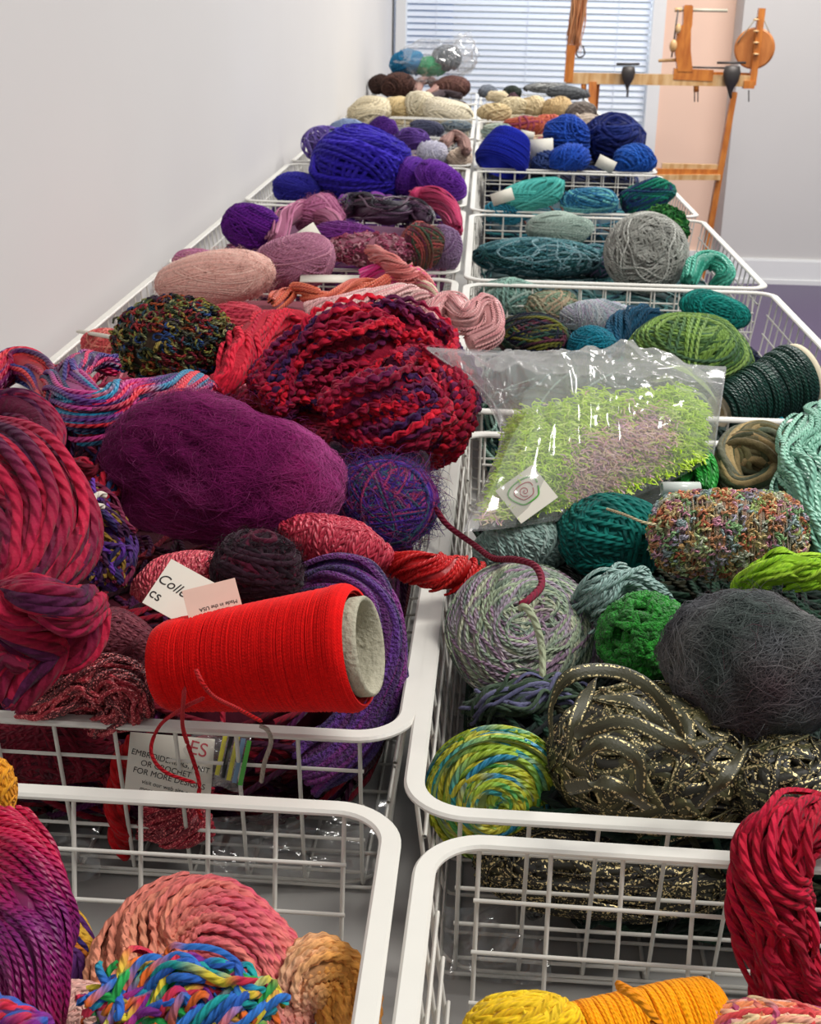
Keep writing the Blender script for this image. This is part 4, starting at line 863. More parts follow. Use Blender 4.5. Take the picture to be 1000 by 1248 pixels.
hank('yarn_hank', 'lime green cotton hank between the confetti bundle and grey fibre', [(902, 722, .03, 14), (930, 700, .045, 22), (970, 696, .048, 26), (1020, 706, .045, 24)], 60, .0014, ['9ac82a', '86b822', 'b0d840'], twist=.35, mat='wool', rough=.15)
hank('roving_braid', 'olive, brown and moss wool roving coiled by the back rim', [(958, 560, .03, 18), (935, 535, .042, 19), (905, 533, .045, 19), (885, 560, .04, 18), (895, 592, .03, 17), (930, 592, .03, 18), (950, 575, .035, 16)], 60, .0028, ['5a5438', '7a6a48', '3f4a34', '6a6a58', '4a5a48', 'a08a60'], mode='along', freq=.4, mat='fibre', twist=.4, N=70, sides=6)
ball('wool_roving', 'dark moss green roving lump inside the olive roving coil', 922, 565, .035, 76, 56, ['4a4a30', '6a5c40', '3a3f2e', '8a7450'], r=.003, bands=9, m=5, mat='fibre', along='x', rot=-20)
hank('yarn_hank', 'mint green cotton hank falling down at the right frame edge', [(1010, 505, .06, 16), (985, 530, .062, 26), (968, 565, .06, 28), (985, 605, .055, 30), (1000, 650, .045, 28), (1005, 690, .035, 22)], 70, .0017, ['84bca4', '74b096', '98ccb4'], twist=.35, mat='shiny', loose=.003, rough=.2, N=70, sides=6)
hank('yarn_hank', 'emerald green hank squeezed between the plastic bag and olive roving', [(826, 590, .03, 12), (846, 560, .042, 17), (860, 570, .04, 16), (858, 600, .028, 14)], 44, .0012, ['2a9a2a', '3ab04a', '1f7a2a'], twist=.4, mat='shiny')
mb = MB(); pA, pB = at(806, 596, .045), at(852, 596, .045); dA = nrm(pB-pA)
t = np.linspace(0, 2*np.pi, 24); Rx = rotm(dA); L_ = np.linalg.norm(pB-pA)
pp = np.array([(.0034, 0), (.0046, 0), (.0046, L_), (.0034, L_), (.0034, 0)])
mb.grid(np.stack([pp[:, :1]*np.cos(t), pp[:, :1]*np.sin(t), np.broadcast_to(pp[:, 1:], (5, 24))], -1)@Rx.T+pA, np.ones(3)); done(mb, 'plastic_tube', 'short frosted plastic tube beside the bag of lime yarn', 'tube', pA, 'glasspipe')
# ------------------------------------------------------------------ zip bag of lime yarn
def bag():
    z_lo, z_hi = .03, .085
    BL, BR, TL, TR_ = at(566, 648, .032), at(868, 560, .045), at(520, 424, .088), at(884, 448, .085)
    c = (BL+BR+TL+TR_)/4; nv, nu = 60, 90
    U, V = np.meshgrid(np.linspace(0, 1, nu), np.linspace(0, 1, nv))
    # outline bows in at the left side, fuller at the bottom
    def surf(side):
        P = ((1-U)*(1-V))[..., None]*BL+(U*(1-V))[..., None]*BR+((1-U)*V)[..., None]*TL+(U*V)[..., None]*TR_
        ex = nrm(BR-BL); nr_ = nrm(np.cross(ex, nrm(TL-BL))); nr_ = nr_ if nr_@(CAM-c) > 0 else -nr_
        edge = np.clip(np.sin(np.pi*U), 0, 1)**.55
        bulge = edge*np.clip(np.sin(np.pi*np.clip(V/.80, 0, 1)), 0, 1)**.55
        sag = -.012*np.sin(np.pi*U)*(1-V)**2                                   # bottom seam rounds downwards
        P = P + (.050 if side > 0 else -.034)*bulge[..., None]*nr_ + sag[..., None]*np.array([0, .8, .5])
        P = P + ((np.sin(np.pi*V)**1.2)*(1-U)**3*.045)[..., None]*ex            # left side pulled in
        w = np.zeros_like(U); rs = np.random.default_rng(11 if side > 0 else 12)
        for k in range(26):
            a = rs.uniform(0, 6.28); f = rs.uniform(8, 30); q = (U*math.cos(a)*1.5+V*math.sin(a)); m = rs.uniform(0, 1, 2)
            w += np.exp(-((U-m[0])**2*1.6+(V-m[1])**2)*14)*(1-np.abs(np.sin(q*f+rs.uniform(0, 6))))*.006
        w *= np.minimum(edge*1.5, 1)*np.clip((1-V)*8, .0, 1)*np.clip(V*8, 0, 1)
        P = P + ((w-.002*edge)*(1 if side > 0 else -1))[..., None]*nr_
        return P, nr_
    F_, nr_ = surf(1); B_, _ = surf(-1)
    e = empty('plastic_bag', c); tag(e, 'clear crinkled plastic zip bag with lime and pink fluffy yarn inside', 'bag'); DIAG.append(('plastic_bag', '', c))
    for nm, G in (('front_sheet', F_), ('back_sheet', B_)):
        mb = MB(); mb.grid(G, np.ones(3)); obj(nm, mb.mesh(nm, True, origin=c), MAT['film'], e, c)
    # zip strip and seams
    mb = MB(); r_ = F_[-2]; mb.tubes(F_[-1], .0011, np.ones(3), 6); obj('top_seam', mb.mesh('top_seam', True, origin=c), MAT['film'], e, c)
    mb = MB(); mb.tubes(F_[:, -1], .0007, np.ones(3), 6); obj('side_seam', mb.mesh('side_seam', True, origin=c), MAT['film'], e, c)
    mb = MB(); mb.tubes(F_[:, 0], .0007, np.ones(3), 6); obj('side_seam', mb.mesh('side_seam', True, origin=c), MAT['film'], e, c)
    return e, F_, B_, nr_, c
bg_, F_, B2_, bn, bc = bag()
def bag_fill(name, label, n, ln):
    """fluffy eyelash yarn filling the lower part of the bag between its two sheets"""
    Fg, Bg, c = F_, B2_, bc; nv, nu = Fg.shape[:2]; mb = MB()
    iu = np.linspace(.05, .95, 40); iv = np.linspace(.05, .66, 26)
    def pt(u, v, k):
        x = u*(nu-1); y = v*(nv-1); x0 = np.minimum(x.astype(int), nu-2); y0 = np.minimum(y.astype(int), nv-2); fx, fy = (x-x0)[..., None], (y-y0)[..., None]
        s_ = lambda Gd: (Gd[y0, x0]*(1-fx)+Gd[y0, x0+1]*fx)*(1-fy)+(Gd[y0+1, x0]*(1-fx)+Gd[y0+1, x0+1]*fx)*fy
        return s_(Bg)*(1-k)+s_(Fg)*k
    Uu, Vv = np.meshgrid(iu, iv)
    vtop = lambda u: .33+.22*u+.05*np.sin(u*7+.5)+.03*np.sin(u*17)
    rnd = np.clip(np.minimum.reduce([(Uu-.05)*9, (.95-Uu)*9, (Vv-.05)*12]), 0, 1)**.5
    for k0 in (.25, .50): mb.grid(pt(Uu, np.minimum(Vv/.66*vtop(Uu), 1), np.asarray(.5+(k0-.5)*rnd)[..., None]), lin('b8dc44'))
    u = RNG.uniform(.06, .94, n); v = .03+RNG.uniform(0, 1, n)*(vtop(u)-.03); k = RNG.uniform(.55, .78, n)
    edge = np.clip(np.minimum.reduce([(u-.03)*9, (.97-u)*9, (v-.01)*12]), 0, 1); k = .45+(k-.45)*edge
    P0 = pt(u, v, k[:, None]); m = 4; s_ = np.linspace(0, 1, m)[None, :, None]
    T = RNG.normal(size=(n, 3)); T = nrm(T-(T@bn)[:, None]*bn); L = RNG.uniform(.5, 1.2, (n, 1, 1))*ln
    P = P0[:, None]+L*(s_*T[:, None]+.28*np.sin(3*s_+RNG.uniform(0, 6, (n, 1, 1)))*np.cross(T, bn)[:, None]+.12*np.sin(s_*3.1)*bn)
    patch = np.sin(u*9+v*4+2)+np.sin(u*5-v*13+.6)+np.sin(u*17+v*9)*.6+RNG.normal(0, .45, n)
    lime = pal(['c8ec48', 'b8e02e', 'd8f470', 'a8d028', 'e0f488']); pink = pal(['f0b8c0', 'ecc4ac', 'f4d4cc', 'dcb0c8', 'ecdcb0'])
    C = np.where((patch > .8)[:, None], pink[RNG.integers(0, 5, n)], lime[RNG.integers(0, 5, n)])
    mb.tubes(P, .0004, np.broadcast_to(C[:, None], (n, m, 3))*(1+RNG.uniform(-.15, .15, (n, 1, 1))), 3, np.broadcast_to(bn, P.shape))
    return done(mb, name, label, 'yarn', c, 'fibre'), pt
_, bpt = bag_fill('eyelash_yarn', 'lime green eyelash yarn with pink patches sealed inside the plastic bag', 14000, .0068)
# card inside the bag
def card(name, label, c, w, h, R, mat, texts, cat='label', thick=.0006):
    e_ = MB(); e_.box((-w/2, -thick/2, -h/2), (w/2, thick/2, h/2)); me = e_.mesh(name, False)
    o = obj(name, me, MAT[mat]); o.matrix_world = Matrix(np.vstack([np.column_stack([R, c]), [0, 0, 0, 1]]).tolist()); tag(o, label, cat)
    for body, x, z, size, ink, ang, flip in texts:
        cu = bpy.data.curves.new('print', 'FONT'); cu.body = body; cu.size = size; cu.align_x = 'CENTER'; cu.align_y = 'CENTER'
        if ink == 'ink': cu.shear = .25 if flip == 'i' else 0
        tmp = bpy.data.objects.new('tmp', cu); col.objects.link(tmp); dg = bpy.context.evaluated_depsgraph_get()
        m2 = bpy.data.meshes.new_from_object(tmp.evaluated_get(dg)); bpy.data.objects.remove(tmp)
        t = obj('lettering', m2, MAT[ink]); t.parent = o; t.location = (x, -thick/2-.0002, z); t.rotation_euler = (math.pi/2, -math.radians(ang), 0)
    return o
def facing(px, py, z, deg, lean=0., turn=0.):
    """rotation whose local x/z span a card facing the camera (normal -y), turned in the picture and leaned back"""
    f = nrm(at(px, py, z)-CAM); x = nrm(np.cross(f, [0, 0, 1.])); up = np.cross(x, f)
    a = math.radians(lean); y2 = f*math.cos(a)-up*math.sin(a); z2 = up*math.cos(a)+f*math.sin(a)
    b = math.radians(turn); x2 = x*math.cos(b)+y2*math.sin(b); y3 = -x*math.sin(b)+y2*math.cos(b)
    d = math.radians(deg); X = x2*math.cos(d)+z2*math.sin(d); Z = -x2*math.sin(d)+z2*math.cos(d)
    return np.stack([X, y3, Z], 1)
_d = F_.reshape(-1, 3)-CAM; _z = _d@_F; _q = np.stack([500+FPX*(_d@_R)/_z, 624-FPX*(_d@_U)/_z], 1)
pc_ = F_.reshape(-1, 3)[np.argmin(((_q-[643, 590])**2).sum(1))]-bn*.0045
cb = card('price_card', 'cream card with a pink and green emblem inside the plastic bag', pc_, .028, .026, facing(638, 592, .066, 40, 18), 'card', [])
for a0, col_, rr_ in ((0, 'redink', .006), (1, 'greenink', .0095)):
    mb = MB(); t = np.linspace(0, 6.1, 40); q = np.stack([rr_*np.cos(t)*(1+.12*np.sin(3*t)), np.full(40, -.0007), rr_*np.sin(t)*(.9+.12*np.cos(2*t))+.002], 1); mb.tubes(q, .0003 if a0 == 0 else .0005, np.ones(3), 4)
    o = obj('emblem', mb.mesh('emblem'), MAT[col_]); o.parent = cb
mb = MB(); t = np.linspace(0, 11, 50); q = np.stack([.0035*np.cos(t)*t/11, np.full(50, -.0007), .0035*np.sin(t)*t/11+.002], 1); mb.tubes(q, .00025, np.ones(3), 4); o = obj('emblem', mb.mesh('emblem'), MAT['redink']); o.parent = cb
# price cards behind the red cone
card('swing_tag', 'cream swing tag with handwritten black lettering stuck in the raspberry skein', at(224, 726, .058), .030, .026, facing(224, 726, .058, -34, 20), 'card',
     [('Colle.', -.0065, .0015, .0072, 'ink', -4, 'i'), ('cs', -.0115, -.0065, .0075, 'ink', -4, '')])
card('swing_tag', 'blush pink swing tag printed upside down beside the cream tag', at(259, 732, .066), .025, .016, facing(257, 734, .068, 12, 15), 'pinkcard',
     [('Made in the USA', .002, -.003, .0026, 'ink', 180, '')])
card('yarn_label', 'white printed yarn label in a clear sleeve behind the left front wires', at(207, 938, -.030), .042, .034, facing(207, 938, -.03, -8, 10, 8), 'card',
     [('ES', .013, .011, .010, 'redink', -10, ''), ('EMBROIDERING, KNIT', 0, .004, .0040, 'ink', -10, ''), ('OR CROCHET', -.002, .000, .0040, 'ink', -10, ''), ('FOR MORE DESIGNS', 0, -.0045, .0040, 'ink', -10, ''), ('visit our web site or', -.001, -.009, .0030, 'ink', -10, ''), ('more patterns. Wash', -.001, -.0125, .0030, 'ink', -10, '')])
# small shiny sachet right of the label
def sachet(name, label, px, py, z, w, h, deg, seed, mat='thinfilm', bulge=.006, cat='bag'):
    c = at(px, py, z); s = ppm(c); R = facing(px, py, z, deg, 10); rs = np.random.default_rng(seed); mb = MB()
    U, V = np.meshgrid(np.linspace(-1, 1, 22), np.linspace(-1, 1, 22)); wv = sum(rs.normal(0, 1)*np.sin(U*rs.uniform(2, 8)+V*rs.uniform(-8, 8)+rs.uniform(0, 6)) for _ in range(7))*.0018
    for sd in (1, -1):
        b = bulge*(1-U**2)*(1-V**2)
        L = np.stack([U*w/2/s, -(b+.0006)*sd+wv*(1-U**4)*(1-V**4), V*h/2/s*(1+.06*np.sin(3*U))], -1); mb.grid(L@R.T+c, np.ones(3))
    return done(mb, name, label, cat, c, mat)
sachet('clear_sachet', 'crumpled clear plastic sachet right of the printed yarn label', 252, 925, -.03, 70, 70, 20, 3)
bar_ = sachet('zip_pouch', 'small clear pouch with yellow, black and green stripes behind the front wires', 283, 928, -.028, 36, 68, -12, 4)
for i, hc in enumerate(('d8d24a', '1a1a1a', 'd8d24a', '7a9ab8', '5ab84a')):
    cst = at(270+i*7, 918+i*3, -.0262); Rr = facing(283, 928, -.028, -14, 8); mb = MB(); mb.box((-.0011, -.0008, -.011), (.0011, 0, .011), mat=Rr); mb.v[-1] = mb.v[-1]+cst-nrm(cst-CAM)*.006
    obj('stripe', mb.mesh('stripe', False, origin=cst), plain('stripe_%d' % i, hc, .4), bar_, cst)
sachet('plastic_wrap', 'crumpled clear plastic wrap under the purple hank at the basket bottom', 370, 1030, -.085, 220, 90, 4, 5, bulge=.012, cat='plastic wrap', mat='wrapfilm')
sachet('plastic_wrap', 'crumpled clear plastic wrap at the left bottom of the red basket', 60, 1045, -.09, 120, 60, -4, 6, bulge=.008, cat='plastic wrap', mat='wrapfilm')
sachet('plastic_wrap', 'crumpled clear plastic wrap low in the green basket front corner', 605, 1150, -.085, 130, 90, 4, 8, bulge=.012, cat='plastic wrap', mat='wrapfilm')

# ------------------------------------------------------------------ teal and olive basket
heap('R2', 'tangled teal and pale grey yarn buried in the teal and olive basket', ['0f3a3a', '1a5a5a', '8aa89a', '2a4a3a', '103028'], top=-.045, n=150, r=.0018)
ball('yarn_ball', 'navy black variegated shaggy ball left in the teal and olive basket', 650, 412, .012, 84, 54, ['1a1a2e', '14202a', '2a4a3a', '5a2a3a', '101018', '6a6a2a'], mode='along', freq=.7, r=.0017, bands=18, m=6, along='x', tilt=20, rot=-6)
ball('yarn_ball', 'teal blue wool ball beside the navy shaggy ball', 720, 422, .012, 54, 42, ['0f6a80', '127a90', '0a5468'], r=.0013, bands=16, m=7, along='x', rot=15)
hank('yarn_hank', 'dark petrol blue folded hank between the teal ball and olive skein', [(745, 430, .005, 14), (752, 402, .02, 18), (775, 388, .026, 18), (800, 388, .024, 14)], 48, .0017, ['124a66', '0c3850', '1a5a78'], twist=.5)
ball('yarn_skein', 'olive and leaf green variegated pull skein in the middle of the teal basket', 842, 432, .022, 142, 92, ['5a7a3a', '7a9a4a', '3a5a2f', '8aa85a', '4a6a4a', '6a8a3a'], mode='along', freq=.3, r=.0019, bands=22, m=6, along='x', tilt=32, rot=-6, sides=6)
c1 = at(928, 478, .0); s1 = ppm(c1); ax1 = nrm(at(976, 458, .012)-at(880, 500, -.012))
cone2 = revolve('yarn_cone', 'dark bottle green cone of yarn at the right side of the teal basket', 0, 0, 0, ax1, [(22, -62), (28, -60), (34, 0), (41, 44), (43, 52), (36, 54)], 90, .0013, ['0c3a30', '08302a', '14483a'], amp=.02, N=40, lift=1.6, c=c1, mat='shiny', cat='yarn cone')
mb = MB(); pp = np.array([(38, 52), (41, 56), (40, 62), (34, 63), (30, 54), (16, -60), (14, -66), (20, -66)])/s1; t = np.linspace(0, 2*np.pi, 32)
mb.grid(np.stack([pp[:, :1]*np.cos(t), pp[:, :1]*np.sin(t), np.broadcast_to(pp[:, 1:], (len(pp), 32))], -1)@rotm(ax1).T+c1, np.ones(3)); o = obj('paper_core', mb.mesh('paper_core', True, origin=c1), plain('cream_paper_core', 'ddd0b4', .8, .05), cone2, c1); o['label'] = 'cream paper core'
ball('yarn_skein', 'teal green bulky skein behind the olive pull skein', 868, 378, .015, 78, 40, ['0f7a70', '0c6a62', '149084'], r=.0019, bands=14, m=6, along='x', rot=-14)
ball('yarn_ball', 'white-grey striped wound ball behind the petrol hank', 728, 386, -.015, 90, 40, ['c8ccd0', 'a8b8c0', 'b8a8c0', 'd8d8d8', '9ab0b8'], r=.0011, bands=18, m=7, along='rx')
ball('yarn_ball', 'mint and grey marled ball at the back left of the teal basket', 620, 362, -.02, 70, 40, ['8ab0a0', '7a9a90', 'a8c0b4', '5a8a80'], mode='along', r=.0014, bands=14, m=6)
ball('yarn_ball', 'tan and sage marled ball at the back of the teal basket', 672, 372, -.025, 60, 34, ['b09a80', '8a9a80', '6a8a70'], mode='along', r=.0014, bands=12, m=6)
ball('yarn_ball', 'dark navy wool ball hiding behind the bottle green cone', 905, 452, -.02, 40, 60, ['101c38', '0c1428'], r=.0016, bands=10, m=6)
ball('yarn_ball', 'pale green wool ball showing under the bag and olive skein', 726, 438, -.01, 60, 20, ['4aa89a', '3a9a88'], r=.0014, bands=8, m=6)
ball('yarn_ball', 'white wool ball tucked between the teal skein and olive skein', 855, 396, .0, 60, 26, ['d8dcd8', 'c8ccc8'], r=.0014, bands=10, m=6)
ball('yarn_ball', 'bright turquoise ball low behind the front wires of the teal basket', 922, 518, -.055, 60, 30, ['0f7a86', '0c6a78'], r=.0014, bands=8, m=6)
# ------------------------------------------------------------------ grey and green basket
heap('R3', 'tangled blue-green yarn buried in the grey and green basket', ['2a5a5a', '4a7a7a', '1f4a4a', '7a9a98', '2a4a5a'], top=-.04, n=150, r=.0018)
revolve('yarn_cake', 'light grey wound ball with its swirled end facing the camera', 787, 309, .012, (-.05, -.9, .42), cakeprof(50, 36, 1, .75), 120, .0015, ['b0b0a8', '9c9c94', 'c0c0b8'], amp=.10, k=2, regular=False, N=44, lift=3.2, jit=.25, coremul=.5)
boucle('curly_yarn_ball', 'grass green curly yarn behind the light grey ball', 812, 275, .022, 54, 44, ['2f7a3a', '3a8a44', '1f5a2c', '5aa04a'], n=380, loop=(.003, .005), r=.0012, rot=-30)
hank('yarn_hank', 'dark green chenille hank left of the curly grass green yarn', [(745, 292, .01, 10), (770, 276, .022, 11), (795, 268, .028, 10)], 28, .002, ['1f5a3c', '2a6a48', '184a30'], mat='chenille', twist=.6)
tangle('yarn_tangle', 'blue-green and grey crimped yarn tangle along the front rim', 655, 314, -.015, 160, 46, 60, .0019, ['2a5a62', '4a7a80', '7a9aa0', '1f4a4a', '6a8a90'], mode='pick', d=70, hug=.7)
ball('yarn_ball', 'pale mint wound ball inside the grey and green basket', 682, 282, -.005, 78, 40, ['a8bcb0', 'b8c8bc', '98b0a4'], r=.0011, bands=20, m=7, tilt=30, along='x')
hank('yarn_hank', 'bright aqua folded hank at the right side of the grey and green basket', [(838, 345, -.01, 12), (850, 322, .008, 14), (872, 320, .01, 14), (884, 335, .0, 13), (870, 352, -.02, 12)], 44, .0017, ['3aa88c', '2f9880', '5ac0a4'], mat='shiny', twist=.4)
ball('yarn_ball', 'teal and lilac marled ball beside the light grey ball', 725, 318, -.02, 50, 36, ['4a7a80', '8a7a9a', '2a5a60'], mode='along', r=.0014, bands=12, m=6)
# ------------------------------------------------------------------ aqua basket
heap('R4', 'tangled aqua and navy yarn buried in the aqua basket', ['1a5a70', '10344a', '3a8a90', '5a2a1a', '0f2a3a'], top=-.035, n=120, r=.002)
ball('yarn_ball', 'aqua mohair ball in the aqua basket', 648, 240, .02, 76, 34, ['4aa8a0', '5ab8ac', '3a948c'], r=.0017, bands=16, m=6, mat='mohair', fz=400, rot=12)
ball('yarn_ball', 'steel blue and aqua marled ball in the middle of the aqua basket', 720, 246, .015, 64, 32, ['2a6a90', '1f5a80', '4a90a8', '6ab0b0'], mode='along', r=.0018, bands=14, m=6, along='x')
ball('yarn_skein', 'emerald and navy hank-wound skein at the right of the aqua basket', 787, 240, .022, 58, 34, ['0f5a4a', '14305a', '0c7a60', '102040'], mode='along', r=.0018, bands=14, m=6, along='x', rot=18)
ball('yarn_ball', 'dark teal ball at the left of the aqua basket', 618, 258, -.005, 50, 28, ['1f6a80', '2a7a90'], r=.0016, bands=10, m=6)
mb = MB(); p = at(612, 240, .03); mb.box((-.018, -.0005, -.010), (.018, .0005, .010), mat=imgrot(20)); mb.v[-1] = mb.v[-1]+p; done(mb, 'paper_label', 'white paper label on the aqua mohair ball', 'label', p, 'card')
# ------------------------------------------------------------------ royal blue basket
heap('R5', 'tangled navy yarn buried in the royal blue basket', ['0c1c4a', '10285a', '1a1a30', '24242a'], top=-.012, n=120, r=.002)
revolve('yarn_cone', 'royal blue cone of yarn at the left of the blue basket', 616, 185, .03, (.35, .45, .85), [(16, 24), (22, 23), (30, 0), (33, -18), (28, -24)], 60, .0016, ['1420a0', '1a2cac', '101a86'], N=36, cat='yarn cone')
ball('yarn_skein', 'tall cobalt blue skein in the middle of the blue basket', 690, 168, .045, 54, 50, ['163a90', '1a46a4', '102e78'], r=.0018, bands=16, m=7, along='x', rot=-20)
ball('yarn_ball', 'cobalt blue ball in front of the tall cobalt skein', 694, 192, .025, 46, 30, ['163f98', '1c4aac', '123280'], r=.0017, bands=12, m=6)
ball('yarn_ball', 'navy blue bulky ball at the right of the blue basket', 748, 170, .04, 64, 56, ['101c58', '0c1648', '182868'], r=.003, bands=14, m=5, along='x', tilt=20)
ball('yarn_ball', 'bright blue ball at the right rim of the blue basket', 773, 194, .022, 46, 32, ['16489a', '1c54ac', '123c84'], r=.0017, bands=12, m=6)
ball('yarn_ball', 'slate blue ball between the cone and the cobalt ball', 664, 198, .006, 34, 24, ['2a3a6a', '34487a'], r=.0016, bands=10, m=6)
for x, y, w, h, rt, lb in ((660, 181, .024, .020, 5, 'square cream label behind the slate blue ball'), (738, 200, .018, .012, -25, 'cream label below the navy bulky ball'), (642, 165, .016, .010, -10, 'small ivory label behind the royal blue cone')):
    mb = MB(); p = at(x, y, .035); mb.box((-w, -.0005, -h), (w, .0005, h), mat=imgrot(rt)); mb.v[-1] = mb.v[-1]+p; done(mb, 'paper_label', lb, 'label', p, 'card')
# ------------------------------------------------------------------ far right baskets
heap('R6', 'tangled rust and cream yarn buried in the rust basket', ['a0503a', 'c8b090', '8a3a4a'], top=-.012, n=90, r=.0022)
for x, y, w, h, cs, lb in ((640, 154, 44, 20, ['a8503c', '8a3a50', 'b86a4a'], 'rust and plum ball behind the royal blue cone'), (672, 152, 36, 18, ['c87050', 'b85a4a'], 'terracotta ball behind the tall cobalt skein'), (606, 160, 30, 14, ['8a9a90', 'a0a898'], 'sage grey ball by the middle rim behind the royal blue cone'),
        (715, 150, 34, 18, ['b0a090', 'c0b0a0'], 'beige ball behind the navy bulky ball')):
    ball('yarn_ball', lb, x, y, .03, w, h, cs, r=.0022, bands=12, m=5, mode='pick')
heap('R7', 'tangled cream yarn buried in the far right cream basket', ['c8b896', 'b8a888'], top=-.012, n=80, r=.0024)
for x, y, w, h, cs, lb in ((602, 137, 34, 18, ['d0bc94', 'c4ae84'], 'oatmeal skein by the middle rim in the far cream basket'), (624, 130, 30, 18, ['d8caa8', 'ccbc98'], 'cream skein second from the middle rim in the far cream basket'),
        (650, 130, 28, 20, ['d4c09c', 'c8b48c'], 'light beige ball in the middle of the far cream basket'), (680, 132, 34, 22, ['c4a87c', 'b89c70'], 'straw brown ball right of the light beige ball'), (708, 136, 30, 18, ['7a7068', '6a625c'], 'grey-brown skein at the right of the far cream basket'), (624, 122, 10, 12, ['5a4048', '4a343c'], 'small dark plum ball standing on the far cream skeins')):
    ball('yarn_ball', lb, x, y, .03, w, h, cs, r=.0022, bands=12, m=5)
heap('R8', 'tangled grey yarn buried in the last right basket', ['5a5a5c', '8a8a88', '3a3a40'], top=-.012, n=70, r=.0026)
for x, y, w, h, cs, lb in ((594, 112, 18, 12, ['7a7f88', '6a707a'], 'slate grey ball by the middle rim in the last right basket'), (624, 113, 18, 12, ['3a4038', '2e342e'], 'charcoal green ball in the last right basket'), (606, 118, 20, 9, ['d8c8a8', 'c8b898'], 'cream ball between the slate and charcoal balls'),
        (668, 108, 50, 10, ['8a8a88', '5a5a5a', 'a8a8a4'], 'grey and white marled skein lying in the last right basket'), (690, 114, 44, 14, ['4a4c4e', '6a6c6e'], 'charcoal grey skein at the right of the last right basket')):
    ball('yarn_ball', lb, x, y, .025, w, h, cs, r=.0024, bands=12, m=5, mode='pick')
# ------------------------------------------------------------------ far bag on top of the brown basket
fb = at(527, 74, .075)
Yf = 5.02
for x, y, w, h, cs, lb in ((496, 77, 36, 28, ['1f6a96', '2a80a8'], 'turquoise blue ball inside the far clear bag'), (524, 82, 34, 22, ['3a9a6a', '2f8a5a'], 'jade green ball inside the far clear bag'), (545, 72, 34, 28, ['7a7e82', '5a5e64', '94989c'], 'grey ball inside the far clear bag')):
    p = atY(x, y, Yf); zz = p[2]-RIM; ball('yarn_ball', lb, x, y, zz, w, h, cs, r=.0024, bands=12, m=6)
def farbag():
    p = atY(531, 74, Yf); s = ppm(p); e = empty('plastic_bag', p); tag(e, 'clear plastic bag of blue, green and grey balls on the far brown yarn', 'bag'); rs = np.random.default_rng(5)
    def crumple(G, k, amp):
        L = np.ones(G.shape[:2])
        for _ in range(k): f = rs.normal(0, 4, 3); L = L+amp*(1-np.abs(np.sin(G@f+rs.uniform(0, 6)))**.6)
        return L/L.mean()
    G = sphere_grid(np.ones(3), 60, 40); mb = MB(); mb.grid(G*crumple(G, 18, .06)[..., None]*np.array([47, 38, 25])/s+p, np.ones(3)); obj('film', mb.mesh('film', True, origin=p), MAT['thinfilm'], e, p)
    q = atY(566, 66, Yf); mb = MB(); mb.grid(G*crumple(G, 14, .14)[..., None]*np.array([15, 10, 22])/s@zrot(0).T+q, np.ones(3)); obj('gathered_end', mb.mesh('gathered_end', True, origin=q), MAT['thinfilm'], e, q)
farbag()

